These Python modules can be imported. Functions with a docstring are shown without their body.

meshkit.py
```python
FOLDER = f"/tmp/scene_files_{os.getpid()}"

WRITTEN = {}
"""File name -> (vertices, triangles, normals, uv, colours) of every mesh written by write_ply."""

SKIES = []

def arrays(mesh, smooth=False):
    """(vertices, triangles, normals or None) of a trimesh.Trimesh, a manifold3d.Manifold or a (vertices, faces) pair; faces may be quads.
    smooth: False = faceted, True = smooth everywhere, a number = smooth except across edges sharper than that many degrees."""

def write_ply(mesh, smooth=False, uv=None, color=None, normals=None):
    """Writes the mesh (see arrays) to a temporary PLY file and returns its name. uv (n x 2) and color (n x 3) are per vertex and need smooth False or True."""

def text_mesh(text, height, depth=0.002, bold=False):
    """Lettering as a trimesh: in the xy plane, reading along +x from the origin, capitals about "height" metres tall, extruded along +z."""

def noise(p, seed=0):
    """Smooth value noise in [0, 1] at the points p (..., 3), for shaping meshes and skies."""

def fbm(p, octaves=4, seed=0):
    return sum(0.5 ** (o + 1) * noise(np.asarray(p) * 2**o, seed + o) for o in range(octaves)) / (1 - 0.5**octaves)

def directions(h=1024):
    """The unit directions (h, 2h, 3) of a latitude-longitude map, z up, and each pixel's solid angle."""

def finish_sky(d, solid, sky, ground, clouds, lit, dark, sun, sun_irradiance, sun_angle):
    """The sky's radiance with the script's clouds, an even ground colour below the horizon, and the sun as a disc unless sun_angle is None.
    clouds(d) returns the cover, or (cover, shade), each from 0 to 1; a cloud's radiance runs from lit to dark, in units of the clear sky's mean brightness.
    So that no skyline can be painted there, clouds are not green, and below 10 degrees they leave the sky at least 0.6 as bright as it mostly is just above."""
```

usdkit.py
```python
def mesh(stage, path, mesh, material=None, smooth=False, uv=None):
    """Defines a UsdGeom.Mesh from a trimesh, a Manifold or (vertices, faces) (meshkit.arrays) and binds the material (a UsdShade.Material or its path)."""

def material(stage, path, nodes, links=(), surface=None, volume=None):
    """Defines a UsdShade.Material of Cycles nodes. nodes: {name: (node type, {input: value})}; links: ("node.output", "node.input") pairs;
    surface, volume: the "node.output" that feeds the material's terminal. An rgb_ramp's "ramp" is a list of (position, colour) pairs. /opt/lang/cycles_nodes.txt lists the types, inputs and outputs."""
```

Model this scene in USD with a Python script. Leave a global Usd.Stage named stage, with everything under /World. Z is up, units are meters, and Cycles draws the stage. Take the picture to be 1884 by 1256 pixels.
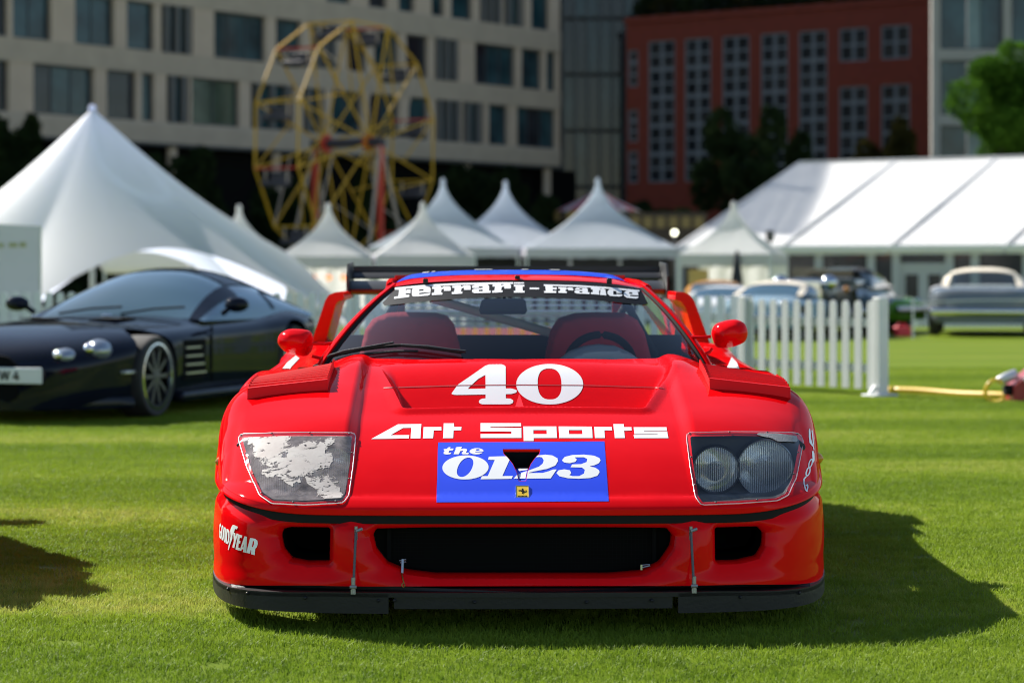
import math, random
import numpy as np
import trimesh
import shapely
from shapely.geometry import Polygon, LineString, Point, box as sbox, MultiPolygon
from shapely.ops import unary_union
from shapely import affinity
from scipy.spatial import Delaunay, cKDTree
from scipy.interpolate import PchipInterpolator
from scipy.ndimage import map_coordinates
import manifold3d as m3
import usdkit, meshkit
from pxr import Usd, UsdGeom, UsdLux, UsdShade, Gf, Sdf, Vt

random.seed(7)
np.random.seed(7)
stage = Usd.Stage.CreateInMemory()
UsdGeom.SetStageUpAxis(stage, 'Z')
UsdGeom.SetStageMetersPerUnit(stage, 1.0)
world = UsdGeom.Xform.Define(stage, '/World')
stage.SetDefaultPrim(world.GetPrim())

# ------------------------------------------------------------------ camera, sky, sun
FPX, U0, HZ, CAMH = 4264.0, 942.0, 500.0, 1.08      # focal length and axis in the photograph's pixels, camera height
cam = UsdGeom.Camera.Define(stage, '/World/camera')
cam.AddTranslateOp().Set(Gf.Vec3d(0, 0, CAMH))
cam.AddRotateXOp().Set(90.0)
cam.CreateHorizontalApertureAttr(36.0)
cam.CreateVerticalApertureAttr(24.0)
cam.CreateFocalLengthAttr(36.0 * FPX / 1884.0)
cam.CreateVerticalApertureOffsetAttr(-(628.0 - HZ) / 1884.0 * 36.0)
cam.CreateClippingRangeAttr(Gf.Vec2f(0.1, 5000))
cam.CreateFStopAttr(3.2)
cam.CreateFocusDistanceAttr(7.45)
cam.CreateExposureAttr(1.1)

SUN = np.array([-0.93, 0.95, 1.0])
SUN /= np.linalg.norm(SUN)
SUN_EL = math.asin(SUN[2])
SUN_ROT = math.atan2(SUN[0], SUN[1])
usdkit.material(stage, '/World/Looks/sky_look', {
    'sky': ('sky_texture', {'sky_type': 'single_scattering', 'sun_disc': False, 'sun_elevation': SUN_EL, 'sun_rotation': SUN_ROT,
                            'altitude': 50.0, 'air_density': 1.0, 'aerosol_density': 0.35}),
    'bg': ('background_shader', {'strength': 0.06}),
}, [('sky.color', 'bg.color')], surface='bg.background')
dome = UsdLux.DomeLight.Define(stage, '/World/sky')
dome.CreateIntensityAttr(1.0)
UsdShade.MaterialBindingAPI.Apply(dome.GetPrim()).Bind(UsdShade.Material.Get(stage, '/World/Looks/sky_look'))
dome.GetPrim().SetCustomDataByKey('kind', 'structure')
sun = UsdLux.DistantLight.Define(stage, '/World/sun')
sun.CreateIntensityAttr(1.25)
sun.CreateNormalizeAttr(True)
sun.CreateAngleAttr(0.53)
sun.CreateColorAttr(Gf.Vec3f(1.0, 0.95, 0.87))
_m = Gf.Matrix4d()
_zx = np.cross([0, 0, 1.0], SUN); _zx /= np.linalg.norm(_zx)
_zy = np.cross(SUN, _zx)
_m.Set(*_zx, 0, *_zy, 0, *SUN, 0, 0, 0, 0, 1)
sun.AddTransformOp().Set(_m)

# ------------------------------------------------------------------ naming helpers
_used = {}
def numbered(path):
    k = _used.get(path, 0)
    _used[path] = k + 1
    return path if k == 0 else f'{path}_{k:03d}'

def tag(prim, label=None, cat=None, group=None, kind=None):
    p = prim.GetPrim() if hasattr(prim, 'GetPrim') else prim
    for k, v in (('label', label), ('category', cat), ('group', group), ('kind', kind)):
        if v:
            p.SetCustomDataByKey(k, v)
    return p

def thing(name, label, cat, loc=(0, 0, 0), rotz=0.0, group=None, scale=None):
    x = UsdGeom.Xform.Define(stage, numbered('/World/' + name))
    x.AddTranslateOp().Set(Gf.Vec3d(*map(float, loc)))
    x.AddRotateZOp().Set(math.degrees(rotz))
    if scale:
        x.AddScaleOp().Set(Gf.Vec3f(scale, scale, scale))
    tag(x, label, cat, group)
    return x.GetPrim()

def obj(name, mesh, mat, parent=None, smooth=False, label=None):
    base = str(parent.GetPath()) if parent is not None else '/World'
    p = usdkit.mesh(stage, numbered(base + '/' + name), mesh, MAT[mat] if isinstance(mat, str) else mat, smooth=smooth).GetPrim()
    if label:
        p.SetCustomDataByKey('label', label)
    return p

def copy_of(root, name, loc, rotz, label=None, group=None, cat=None, scale=None):
    was = root.GetCustomData()
    p = thing(name, label or was['label'], cat or was['category'], loc, rotz, group or was.get('group'), scale)
    p.GetReferences().AddInternalReference(root.GetPath())
    p.SetInstanceable(True)
    return p

# ------------------------------------------------------------------ materials
MAT = {}
def mat(name, nodes, links=(), surface=None, volume=None):
    MAT[name] = usdkit.material(stage, '/World/Looks/' + name, nodes, links, surface, volume)
    return MAT[name]

def plain(name, color, rough=0.5, metallic=0.0, coat=0.0, spec=0.5, var=0.0, vscale=6.0, bump=0.0, bscale=60.0, **kw):
    nodes = {'p': ('principled_bsdf', {'base_color': color, 'roughness': rough, 'metallic': metallic, 'coat_weight': coat, 'coat_roughness': 0.04, 'specular_ior_level': spec, **kw})}
    links = []
    if var > 0:
        c = np.array(color)
        nodes['co'] = ('texture_coordinate', {})
        nodes['no'] = ('noise_texture', {'scale': vscale, 'detail': 5.0, 'roughness': 0.6})
        nodes['rp'] = ('rgb_ramp', {'ramp': [(0.25, tuple(c * (1 - var))), (0.75, tuple(np.minimum(c * (1 + var), 1)))]})
        links += [('co.object', 'no.vector'), ('no.fac', 'rp.fac'), ('rp.color', 'p.base_color')]
    if bump > 0:
        nodes['co'] = ('texture_coordinate', {})
        nodes['nb'] = ('noise_texture', {'scale': bscale, 'detail': 3.0})
        nodes['bu'] = ('bump', {'strength': bump, 'distance': 0.01})
        links += [('co.object', 'nb.vector'), ('nb.fac', 'bu.height'), ('bu.normal', 'p.normal')]
    return mat(name, nodes, links, 'p.BSDF')

def glass(name, tint=(0.9, 0.95, 0.95), f0=0.04, rough=0.0, extra=0.0, refl=(1, 1, 1)):
    """a pane: clear, with a reflection that grows towards grazing angles alike from both sides"""
    nodes = {'t': ('transparent_bsdf', {'color': tint}), 'g': ('glossy_bsdf', {'color': refl, 'roughness': rough}), 'm': ('mix_closure', {}),
             'ge': ('geometry', {}), 'dp': ('vector_math', {'math_type': 'dot_product'}), 'ab': ('math', {'math_type': 'absolute'}), 'iv': ('math', {'math_type': 'subtract', 'value1': 1.0}),
             'pw': ('math', {'math_type': 'power', 'value2': 5.0}), 'ma': ('math', {'math_type': 'multiply_add', 'value2': 1 - f0 - extra, 'value3': f0 + extra, 'use_clamp': True})}
    links = [('ge.normal', 'dp.vector1'), ('ge.incoming', 'dp.vector2'), ('dp.value', 'ab.value1'), ('ab.value', 'iv.value2'), ('iv.value', 'pw.value1'), ('pw.value', 'ma.value1'), ('ma.value', 'm.fac'),
             ('t.BSDF', 'm.closure1'), ('g.BSDF', 'm.closure2')]
    return mat(name, nodes, links, 'm.closure')

# lacquer: red with clear coat, faint orange peel and dust
def lacquer(name, color, coat=1.0, rough=0.35, peel=0.012, flake=0.06):
    c = np.array(color)
    return mat(name, {
        'co': ('texture_coordinate', {}),
        'no': ('noise_texture', {'scale': 3.0, 'detail': 6.0, 'roughness': 0.65}),
        'rp': ('rgb_ramp', {'ramp': [(0.3, tuple(c * (1 - flake))), (0.7, tuple(np.minimum(c * (1 + flake) + 0.002, 1)))]}),
        'nr': ('noise_texture', {'scale': 22.0, 'detail': 8.0, 'roughness': 0.75}),
        'rr': ('map_range', {'from_min': 0.35, 'from_max': 0.75, 'to_min': 0.015, 'to_max': 0.09, 'clamp': True}),
        'nb': ('noise_texture', {'scale': 9.0, 'detail': 2.0}),
        'bu': ('bump', {'strength': peel, 'distance': 0.02}),
        'p': ('principled_bsdf', {'roughness': rough, 'coat_weight': coat, 'specular_ior_level': 0.0, 'coat_ior': 1.42})},
        [('co.object', 'no.vector'), ('no.fac', 'rp.fac'), ('rp.color', 'p.base_color'), ('co.object', 'nr.vector'), ('nr.fac', 'rr.value'), ('rr.result', 'p.coat_roughness'),
         ('co.object', 'nb.vector'), ('nb.fac', 'bu.height'), ('bu.normal', 'p.normal'), ('bu.normal', 'p.coat_normal')], 'p.BSDF')

lacquer('red_paint', (0.64, 0.001, 0.003), coat=0.36)
lacquer('blue_paint', (0.03, 0.09, 0.75), coat=0.4)
lacquer('black_paint', (0.004, 0.005, 0.008), rough=0.3)
plain('red_slats', (0.70, 0.003, 0.006), 0.5, spec=0.15)
plain('red_dark', (0.30, 0.006, 0.008), 0.5)
plain('decal_white', (0.80, 0.80, 0.80), 0.35, coat=0.3, var=0.02, vscale=8)
plain('decal_blue', (0.012, 0.055, 0.74), 0.35, coat=0.3, var=0.03, vscale=5)
plain('decal_blue_shaded_duct', (0.017, 0.075, 0.80), 0.45)
plain('yellow_badge', (0.80, 0.52, 0.02), 0.3, coat=0.8)
plain('black_plastic', (0.008, 0.008, 0.009), 0.45, spec=0.3, bump=0.12, bscale=90, var=0.25, vscale=7)
plain('rubber', (0.006, 0.006, 0.006), 0.8, spec=0.2)
plain('tyre', (0.016, 0.016, 0.016), 0.75, var=0.25, vscale=9)
plain('void_black', (0.003, 0.003, 0.003), 0.9, spec=0.1)
plain('mesh_black', (0.0025, 0.0025, 0.003), 0.8, spec=0.1)
plain('interior_black', (0.008, 0.009, 0.011), 0.8)
plain('dash_grey', (0.42, 0.39, 0.38), 0.95, bump=0.2, bscale=120)
plain('seat_red', (0.62, 0.02, 0.035), 0.9, bump=0.15, bscale=220, var=0.12, vscale=12)
plain('steel', (0.55, 0.55, 0.54), 0.32, metallic=1.0)
plain('cage_silver', (0.72, 0.71, 0.68), 0.5)
plain('rod_steel', (0.30, 0.30, 0.30), 0.45, metallic=0.8)
plain('dark_metal', (0.10, 0.10, 0.105), 0.4, metallic=0.8)
plain('chrome', (0.75, 0.76, 0.78), 0.08, metallic=1.0)
plain('lamp_bowl', (0.86, 0.86, 0.86), 0.10, metallic=1.0)
plain('bronze', (0.35, 0.22, 0.05), 0.35, metallic=0.9)
plain('amber', (0.45, 0.16, 0.01), 0.2, coat=0.6)
plain('white_paint', (0.80, 0.80, 0.79), 0.4, coat=0.3, var=0.04)
plain('bucket_black', (0.010, 0.011, 0.014), 0.45)
glass('windscreen_glass', (0.66, 0.72, 0.76))
glass('clear_cover', (0.93, 0.94, 0.95))
glass('rear_plexi', (0.86, 0.87, 0.88), rough=0.1)
plain('band_black', (0.004, 0.005, 0.008), 0.6, spec=0.08)
plain('wing_black', (0.014, 0.014, 0.015), 0.45, var=0.3, vscale=4)
glass('slat_plexi', (0.80, 0.82, 0.84), rough=0.3, extra=0.35)
glass('side_glass', (0.55, 0.62, 0.66))
# ribbed lamp glass: vertical flutes bend the reflection of the bowl behind
mat('lamp_lens', {
    'co': ('texture_coordinate', {}),
    'wv': ('wave_texture', {'wave_type': 'bands', 'bands_direction': 'x', 'scale': 46.0}),
    'wz': ('wave_texture', {'wave_type': 'bands', 'bands_direction': 'z', 'scale': 5.0}),
    'ad': ('math', {'math_type': 'multiply_add', 'value2': 0.35}),
    'bu': ('bump', {'strength': 1.0, 'distance': 0.006}),
    'g': ('glossy_bsdf', {'color': (0.95, 0.95, 0.95), 'roughness': 0.05}),
    't': ('transparent_bsdf', {'color': (0.95, 0.95, 0.95)}),
    'd': ('diffuse_bsdf', {'color': (0.82, 0.82, 0.82)}),
    'rp': ('rgb_ramp', {'ramp': [(0.0, (0.06, 0.06, 0.06)), (0.5, (0.26, 0.26, 0.26)), (1.0, (0.62, 0.62, 0.62))]}),
    'm': ('mix_closure', {'fac': 0.30}),
    'm2': ('mix_closure', {})},
    [('co.object', 'wv.vector'), ('co.object', 'wz.vector'), ('wz.fac', 'ad.value1'), ('wv.fac', 'ad.value3'), ('ad.value', 'bu.height'), ('bu.normal', 'g.normal'), ('bu.normal', 'd.normal'),
     ('wv.fac', 'rp.fac'), ('rp.color', 'm2.fac'), ('t.BSDF', 'm.closure1'), ('g.BSDF', 'm.closure2'), ('m.closure', 'm2.closure1'), ('d.BSDF', 'm2.closure2')], 'm2.closure')
# flaking film on the headlamp cover: ragged holes where it has come away
def film(name, lo, sc):
    mat(name, {
        'co': ('texture_coordinate', {}),
        'mp': ('mapping', {'rotation': (0, 0, 0.5), 'scale': (0.7, 1.0, 1.4)}),
        'no': ('noise_texture', {'scale': sc, 'detail': 8.0, 'roughness': 0.7, 'distortion': 0.6}),
        'rp': ('rgb_ramp', {'ramp': [(0.0, (0, 0, 0)), (lo, (0, 0, 0)), (lo + 0.012, (0.9, 0.9, 0.9)), (0.75, (0.97, 0.97, 0.97)), (1.0, (1, 1, 1))]}),
        'n2': ('noise_texture', {'scale': 11.0, 'detail': 5.0, 'roughness': 0.6}),
        'rc': ('rgb_ramp', {'ramp': [(0.3, (0.44, 0.385, 0.365)), (0.7, (0.55, 0.52, 0.49))]}),
        'p': ('principled_bsdf', {'roughness': 0.7, 'specular_ior_level': 0.2}),
        't': ('transparent_bsdf', {}),
        'm': ('mix_closure', {})},
        [('co.object', 'mp.vector'), ('mp.vector', 'no.vector'), ('no.fac', 'rp.fac'), ('rp.color', 'm.fac'), ('co.object', 'n2.vector'), ('n2.fac', 'rc.fac'), ('rc.color', 'p.base_color'), ('t.BSDF', 'm.closure1'), ('p.BSDF', 'm.closure2')], 'm.closure')
film('film', 0.475, 34.0)
film('film_solid', 0.395, 40.0)
plain('clear_edge', (0.62, 0.45, 0.46), 0.25, coat=0.6)
mat('haze_film', {'co': ('texture_coordinate', {}), 'no': ('noise_texture', {'scale': 18.0, 'detail': 6.0, 'roughness': 0.7}), 'mr': ('map_range', {'from_min': 0.3, 'from_max': 0.7, 'to_min': 0.10, 'to_max': 0.42, 'clamp': True}),
    'd': ('diffuse_bsdf', {'color': (0.56, 0.49, 0.49)}), 't': ('transparent_bsdf', {}), 'm': ('mix_closure', {})}, [('co.object', 'no.vector'), ('no.fac', 'mr.value'), ('mr.result', 'm.fac'), ('t.BSDF', 'm.closure1'), ('d.BSDF', 'm.closure2')], 'm.closure')
plain('film_grey', (0.28, 0.28, 0.29), 0.8, bump=0.3, bscale=250, var=0.2, vscale=40)

# ------------------------------------------------------------------ mesh helpers
def join(ms):
    return trimesh.util.concatenate([m if isinstance(m, trimesh.Trimesh) else tm(m) for m in ms])

def tm(v, f=None):
    if f is None:
        v, f = v
    v, f = np.asarray(v, float), np.asarray(f, int)
    if f.shape[1] == 4:
        f = np.vstack([f[:, [0, 1, 2]], f[:, [0, 2, 3]]])
    return trimesh.Trimesh(v, f, process=False)

def bx(x0, y0, z0, x1, y1, z1):
    m = trimesh.creation.box((abs(x1 - x0), abs(y1 - y0), abs(z1 - z0)))
    m.apply_translation(((x0 + x1) / 2, (y0 + y1) / 2, (z0 + z1) / 2))
    return m

def rbox(x0, y0, z0, x1, y1, z1, r, n=8):
    s = []
    for x in (min(x0, x1) + r, max(x0, x1) - r):
        for y in (min(y0, y1) + r, max(y0, y1) - r):
            for z in (min(z0, z1) + r, max(z0, z1) - r):
                s.append(m3.Manifold.sphere(r, n).translate((x, y, z)))
    return man(m3.Manifold.batch_hull(s))

def man(M):
    k = M.to_mesh()
    return trimesh.Trimesh(np.array(k.vert_properties[:, :3], float), np.array(k.tri_verts), process=False)

def grid_mesh(P, flip=False, close_u=False):
    """P (n, m, 3) -> quads"""
    n, m = P.shape[:2]
    idx = np.arange(n * m).reshape(n, m)
    if close_u:
        idx = np.vstack([idx, idx[:1]])
    a, b, c, d = idx[:-1, :-1], idx[1:, :-1], idx[1:, 1:], idx[:-1, 1:]
    q = np.stack([a, b, c, d], -1).reshape(-1, 4)
    if flip:
        q = q[:, ::-1]
    return tm(P.reshape(-1, 3), q)

def tube(points, r, sides=10, cap=True):
    p = np.asarray(points, float)
    t = np.gradient(p, axis=0)
    t /= np.linalg.norm(t, axis=1, keepdims=True) + 1e-12
    a = np.cross(t, [0, 0, 1.0] if abs(t[0, 2]) < 0.9 else [1.0, 0, 0])
    a /= np.linalg.norm(a, axis=1, keepdims=True) + 1e-12
    b = np.cross(t, a)
    ang = np.arange(sides) * 2 * np.pi / sides
    R = np.broadcast_to(r, (len(p),))[:, None, None]
    V = p[:, None] + R * (np.cos(ang)[None, :, None] * a[:, None] + np.sin(ang)[None, :, None] * b[:, None])
    n = len(p)
    idx = np.arange(n * sides).reshape(n, sides)
    nx = np.roll(idx, -1, axis=1)
    q = np.stack([idx[:-1], nx[:-1], nx[1:], idx[1:]], -1).reshape(-1, 4)
    f = np.vstack([q[:, [0, 1, 2]], q[:, [0, 2, 3]]])
    v = V.reshape(-1, 3)
    if cap:
        v = np.vstack([v, p[:1], p[-1:]])
        c0, c1 = len(v) - 2, len(v) - 1
        f = np.vstack([f, [[c0, nx[0, k], idx[0, k]] for k in range(sides)], [[c1, idx[-1, k], nx[-1, k]] for k in range(sides)]])
    return tm(v, f)

def bar(a, b, w, h=None, up=(0, 0, 1)):
    """a rectangular bar from a to b"""
    a, b = np.asarray(a, float), np.asarray(b, float)
    h = h or w
    t = b - a
    L = np.linalg.norm(t); t /= L
    s = np.cross(t, up)
    if np.linalg.norm(s) < 1e-6:
        s = np.cross(t, (1.0, 0, 0))
    s /= np.linalg.norm(s)
    u = np.cross(s, t)
    m = trimesh.creation.box((w, L, h))
    M = np.eye(4)
    M[:3, 0], M[:3, 1], M[:3, 2], M[:3, 3] = s, t, u, (a + b) / 2
    m.apply_transform(M)
    return m

def extrude(poly, h, z0=0.0):
    m = trimesh.creation.extrude_polygon(poly, h, engine='earcut')
    m.apply_translation((0, 0, z0))
    return m

def turned(profile, axis='y', n=32, center=(0, 0, 0)):
    """profile [(radius, along)] revolved about an axis through center"""
    p = np.asarray(profile, float)
    a = np.arange(n) * 2 * np.pi / n
    P = np.zeros((n, len(p), 3))
    P[..., 0] = np.cos(a)[:, None] * p[None, :, 0]
    P[..., 1] = p[None, :, 1]
    P[..., 2] = np.sin(a)[:, None] * p[None, :, 0]
    if axis == 'x':
        P = P[..., [1, 0, 2]]
    elif axis == 'z':
        P = P[..., [0, 2, 1]]
    m = grid_mesh(P + np.asarray(center, float), close_u=True, flip=(axis != 'y'))
    return m

def triangulate(pts, keep=None, maxedge=None):
    pts = np.asarray(pts, float)
    _, i = np.unique(np.round(pts, 6), axis=0, return_index=True)
    pts = pts[np.sort(i)]
    tri = Delaunay(pts).simplices
    c = pts[tri].mean(1)
    ok = np.ones(len(tri), bool)
    if keep is not None:
        ok &= shapely.contains_xy(keep, c[:, 0], c[:, 1])
    a = pts[tri]
    area = (a[:, 1, 0] - a[:, 0, 0]) * (a[:, 2, 1] - a[:, 0, 1]) - (a[:, 2, 0] - a[:, 0, 0]) * (a[:, 1, 1] - a[:, 0, 1])
    ok &= np.abs(area) > 1e-12
    tri = tri[ok]
    tri = np.where(area[ok][:, None] < 0, tri[:, ::-1], tri)
    return pts, tri

def resample(ring, step):
    ls = LineString(ring)
    n = max(2, int(math.ceil(ls.length / step)))
    return np.array([ls.interpolate(k / n, normalized=True).coords[0] for k in range(n + 1)])

def edge_points(poly, step):
    out = []
    for g in getattr(poly, 'geoms', [poly]):
        for r in [g.exterior, *g.interiors]:
            c = np.array(r.coords)
            for a, b in zip(c[:-1], c[1:]):
                n = max(1, int(math.ceil(np.linalg.norm(b - a) / step)))
                out.append(a + (b - a) * (np.arange(n) / n)[:, None])
    return np.vstack(out)

def fill_points(poly, step):
    x0, y0, x1, y1 = poly.bounds
    gx, gy = np.meshgrid(np.arange(x0, x1, step), np.arange(y0, y1, step))
    g = np.c_[gx.ravel(), gy.ravel()]
    inner = poly.buffer(-step * 0.4)
    if inner.is_empty:
        return np.zeros((0, 2))
    return g[shapely.contains_xy(inner, g[:, 0], g[:, 1])]

def sstep(a, b, x):
    t = np.clip((np.asarray(x, float) - a) / (b - a), 0, 1)
    return t * t * (3 - 2 * t)

def world_at(u, v, d):
    """the point at distance d (along the viewing axis) that the photograph shows at pixel u, v"""
    return np.array([(u - U0) / FPX * d, d, CAMH - (v - HZ) / FPX * d])
# ================================================================== the red race car
CAR_X, CAR_Y, CAR_YAW = 0.031, 7.0, 0.0132
_c, _s = math.cos(CAR_YAW), math.sin(CAR_YAW)
CAR_R = np.array([[_c, -_s, 0], [_s, _c, 0], [0, 0, 1.0]])
CAR_T = np.array([CAR_X, CAR_Y, 0.0])
CAM_L = CAR_R.T @ (np.array([0, 0, CAMH]) - CAR_T)

def sight(uv):
    """viewing directions, in the car's own frame, of pixels of the photograph (used to measure where things sit on the car)"""
    uv = np.atleast_2d(np.asarray(uv, float))
    d = np.c_[(uv[:, 0] - U0) / FPX, np.ones(len(uv)), -(uv[:, 1] - HZ) / FPX]
    return d @ CAR_R

def on_y(u, v, y):
    d = sight([(u, v)])[0]
    return CAM_L + d * (y - CAM_L[1]) / d[1]

_fields = {}
def sampled(S):
    """a finely sampled copy of the height field S, for quick look-ups"""
    if id(S) not in _fields:
        xs, ys = np.arange(-1.04, 1.0401, .004), np.arange(-.2, 1.9001, .004)
        X, Y = np.meshgrid(xs, ys, indexing='ij')
        _fields[id(S)] = (S, S(X, Y))
    Z = _fields[id(S)][1]
    return lambda x, y: map_coordinates(Z, [(np.ravel(x) + 1.04) / .004, (np.ravel(y) + .2) / .004], order=1, mode='nearest').reshape(np.shape(x))

def on_height(uv, S, y0=-0.19, y1=1.88, n=520):
    """where the sight lines first meet the height field S(x, y)"""
    S = sampled(S)
    d = sight(uv)
    ts = (np.linspace(y0, y1, n) - CAM_L[1])[None, :] / d[:, 1:2]
    P = CAM_L + d[:, None, :] * ts[..., None]
    f = P[..., 2] - S(P[..., 0], P[..., 1])
    hit = (f[:, :-1] > 0) & (f[:, 1:] <= 0)
    k = np.where(hit.any(1), hit.argmax(1), n - 2)
    i = np.arange(len(d))
    lo, hi = ts[i, k], ts[i, k + 1]
    for _ in range(14):
        mid = (lo + hi) / 2
        p = CAM_L + d * mid[:, None]
        up = p[:, 2] - S(p[:, 0], p[:, 1]) > 0
        lo, hi = np.where(up, mid, lo), np.where(up, hi, mid)
    return CAM_L + d * lo[:, None]

def on_mesh(uv, mesh):
    """first hits on a mesh (brute force, in blocks) and the normals there"""
    d = sight(uv)
    V = np.asarray(mesh.vertices)[np.asarray(mesh.faces)]
    a, e1, e2 = V[:, 0], V[:, 1] - V[:, 0], V[:, 2] - V[:, 0]
    N = np.cross(e1, e2)
    N /= np.linalg.norm(N, axis=1, keepdims=True) + 1e-15
    out, nor = np.full((len(d), 3), np.nan), np.zeros((len(d), 3))
    s = CAM_L - a
    q = np.cross(s, e1)
    te = (e2 * q).sum(1)
    for i, di in enumerate(d):
        p = np.cross(di, e2)
        det = (e1 * p).sum(1)
        ok = np.abs(det) > 1e-14
        inv = np.where(ok, 1 / np.where(ok, det, 1), 0)
        u = (s * p).sum(1) * inv
        w = (q @ di) * inv
        t = te * inv
        ok &= (u >= -1e-6) & (w >= -1e-6) & (u + w <= 1 + 1e-6) & (t > 0)
        if ok.any():
            j = np.where(ok)[0][np.argmin(t[ok])]
            out[i] = CAM_L + di * t[j]
            n = N[j]
            nor[i] = n if n @ di < 0 else -n
    return out, nor

def pix(pts, x0, y0, s):
    return [(x0 + x / s, y0 + y / s) for x, y in pts]

def ell(cx, cy, rx, ry, n=40, p=2.0, shear=0.0):
    a = np.arange(n) * 2 * np.pi / n
    c, s = np.cos(a), np.sin(a)
    x, y = np.sign(c) * np.abs(c) ** (2 / p) * rx, np.sign(s) * np.abs(s) ** (2 / p) * ry
    return [(cx + X + shear * Y, cy + Y) for X, Y in zip(x, y)]

# ---- plan outline and upper surface of the front
_PX = np.array([0, .25, .5, .695, .79, .84, .885, .92, .948, .972, .996, 1.010, 1.016, 1.018])
_PY = np.array([0, .002, .012, .045, .085, .125, .19, .27, .37, .50, .68, .85, 1.1, 1.62])
_pl = np.c_[np.r_[-_PX[::-1][:-1], _PX], np.r_[_PY[::-1][:-1], _PY]]
from scipy.interpolate import CubicSpline
_t = np.r_[0, np.cumsum(np.linalg.norm(np.diff(_pl, axis=0), axis=1))]
_tt = np.linspace(0, _t[-1], 9001)
PLAN = np.c_[PchipInterpolator(_t, _pl[:, 0])(_tt), PchipInterpolator(_t, _pl[:, 1])(_tt)]
for _ in range(6):      # round the outline's corners off evenly
    k = 160
    w = np.hanning(2 * k + 1); w /= w.sum()
    pad = np.vstack([2 * PLAN[0] - PLAN[k:0:-1], PLAN, 2 * PLAN[-1] - PLAN[-2:-k - 2:-1]])
    PLAN = np.c_[np.convolve(pad[:, 0], w, 'valid'), np.convolve(pad[:, 1], w, 'valid')]
PLAN[:, 0] = (PLAN[:, 0] - PLAN[::-1, 0]) / 2
PLAN[:, 1] = (PLAN[:, 1] + PLAN[::-1, 1]) / 2
PLAN_S = np.r_[0, np.cumsum(np.linalg.norm(np.diff(PLAN, axis=0), axis=1))]
PLAN_S -= PLAN_S[-1] / 2
_tan = np.gradient(PLAN, PLAN_S, axis=0)
PLAN_N = np.c_[_tan[:, 1], -_tan[:, 0]]          # outward: -y at the nose
PLAN_N /= np.linalg.norm(PLAN_N, axis=1, keepdims=True)
PLAN_TREE = cKDTree(PLAN)
_half = PLAN[PLAN[:, 0] >= 0]
def nose_y(ax):
    return np.interp(ax, _half[:, 0], _half[:, 1])
def plan_at(s):
    return np.c_[np.interp(s, PLAN_S, PLAN[:, 0]), np.interp(s, PLAN_S, PLAN[:, 1])], np.c_[np.interp(s, PLAN_S, PLAN_N[:, 0]), np.interp(s, PLAN_S, PLAN_N[:, 1])]

_HC = PchipInterpolator([-.5, 0, .05, .15, .3, .5, .65, .9, 1.25, 1.5, 1.8], [.2, .362, .388, .443, .513, .583, .624, .690, .765, .79, .80])
_RA = PchipInterpolator([0, .6, .8, .9, .96, 1.0], [.045, .045, .052, .070, .085, .09])
_RB = PchipInterpolator([0, .6, .8, .9, .96, 1.0], [.022, .024, .04, .08, .11, .12])

def zline(ax):          # lower edge of the front lid
    return .345 + .052 * np.clip((np.asarray(ax) - .62) / .35, 0, 1) ** 2.2

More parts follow.
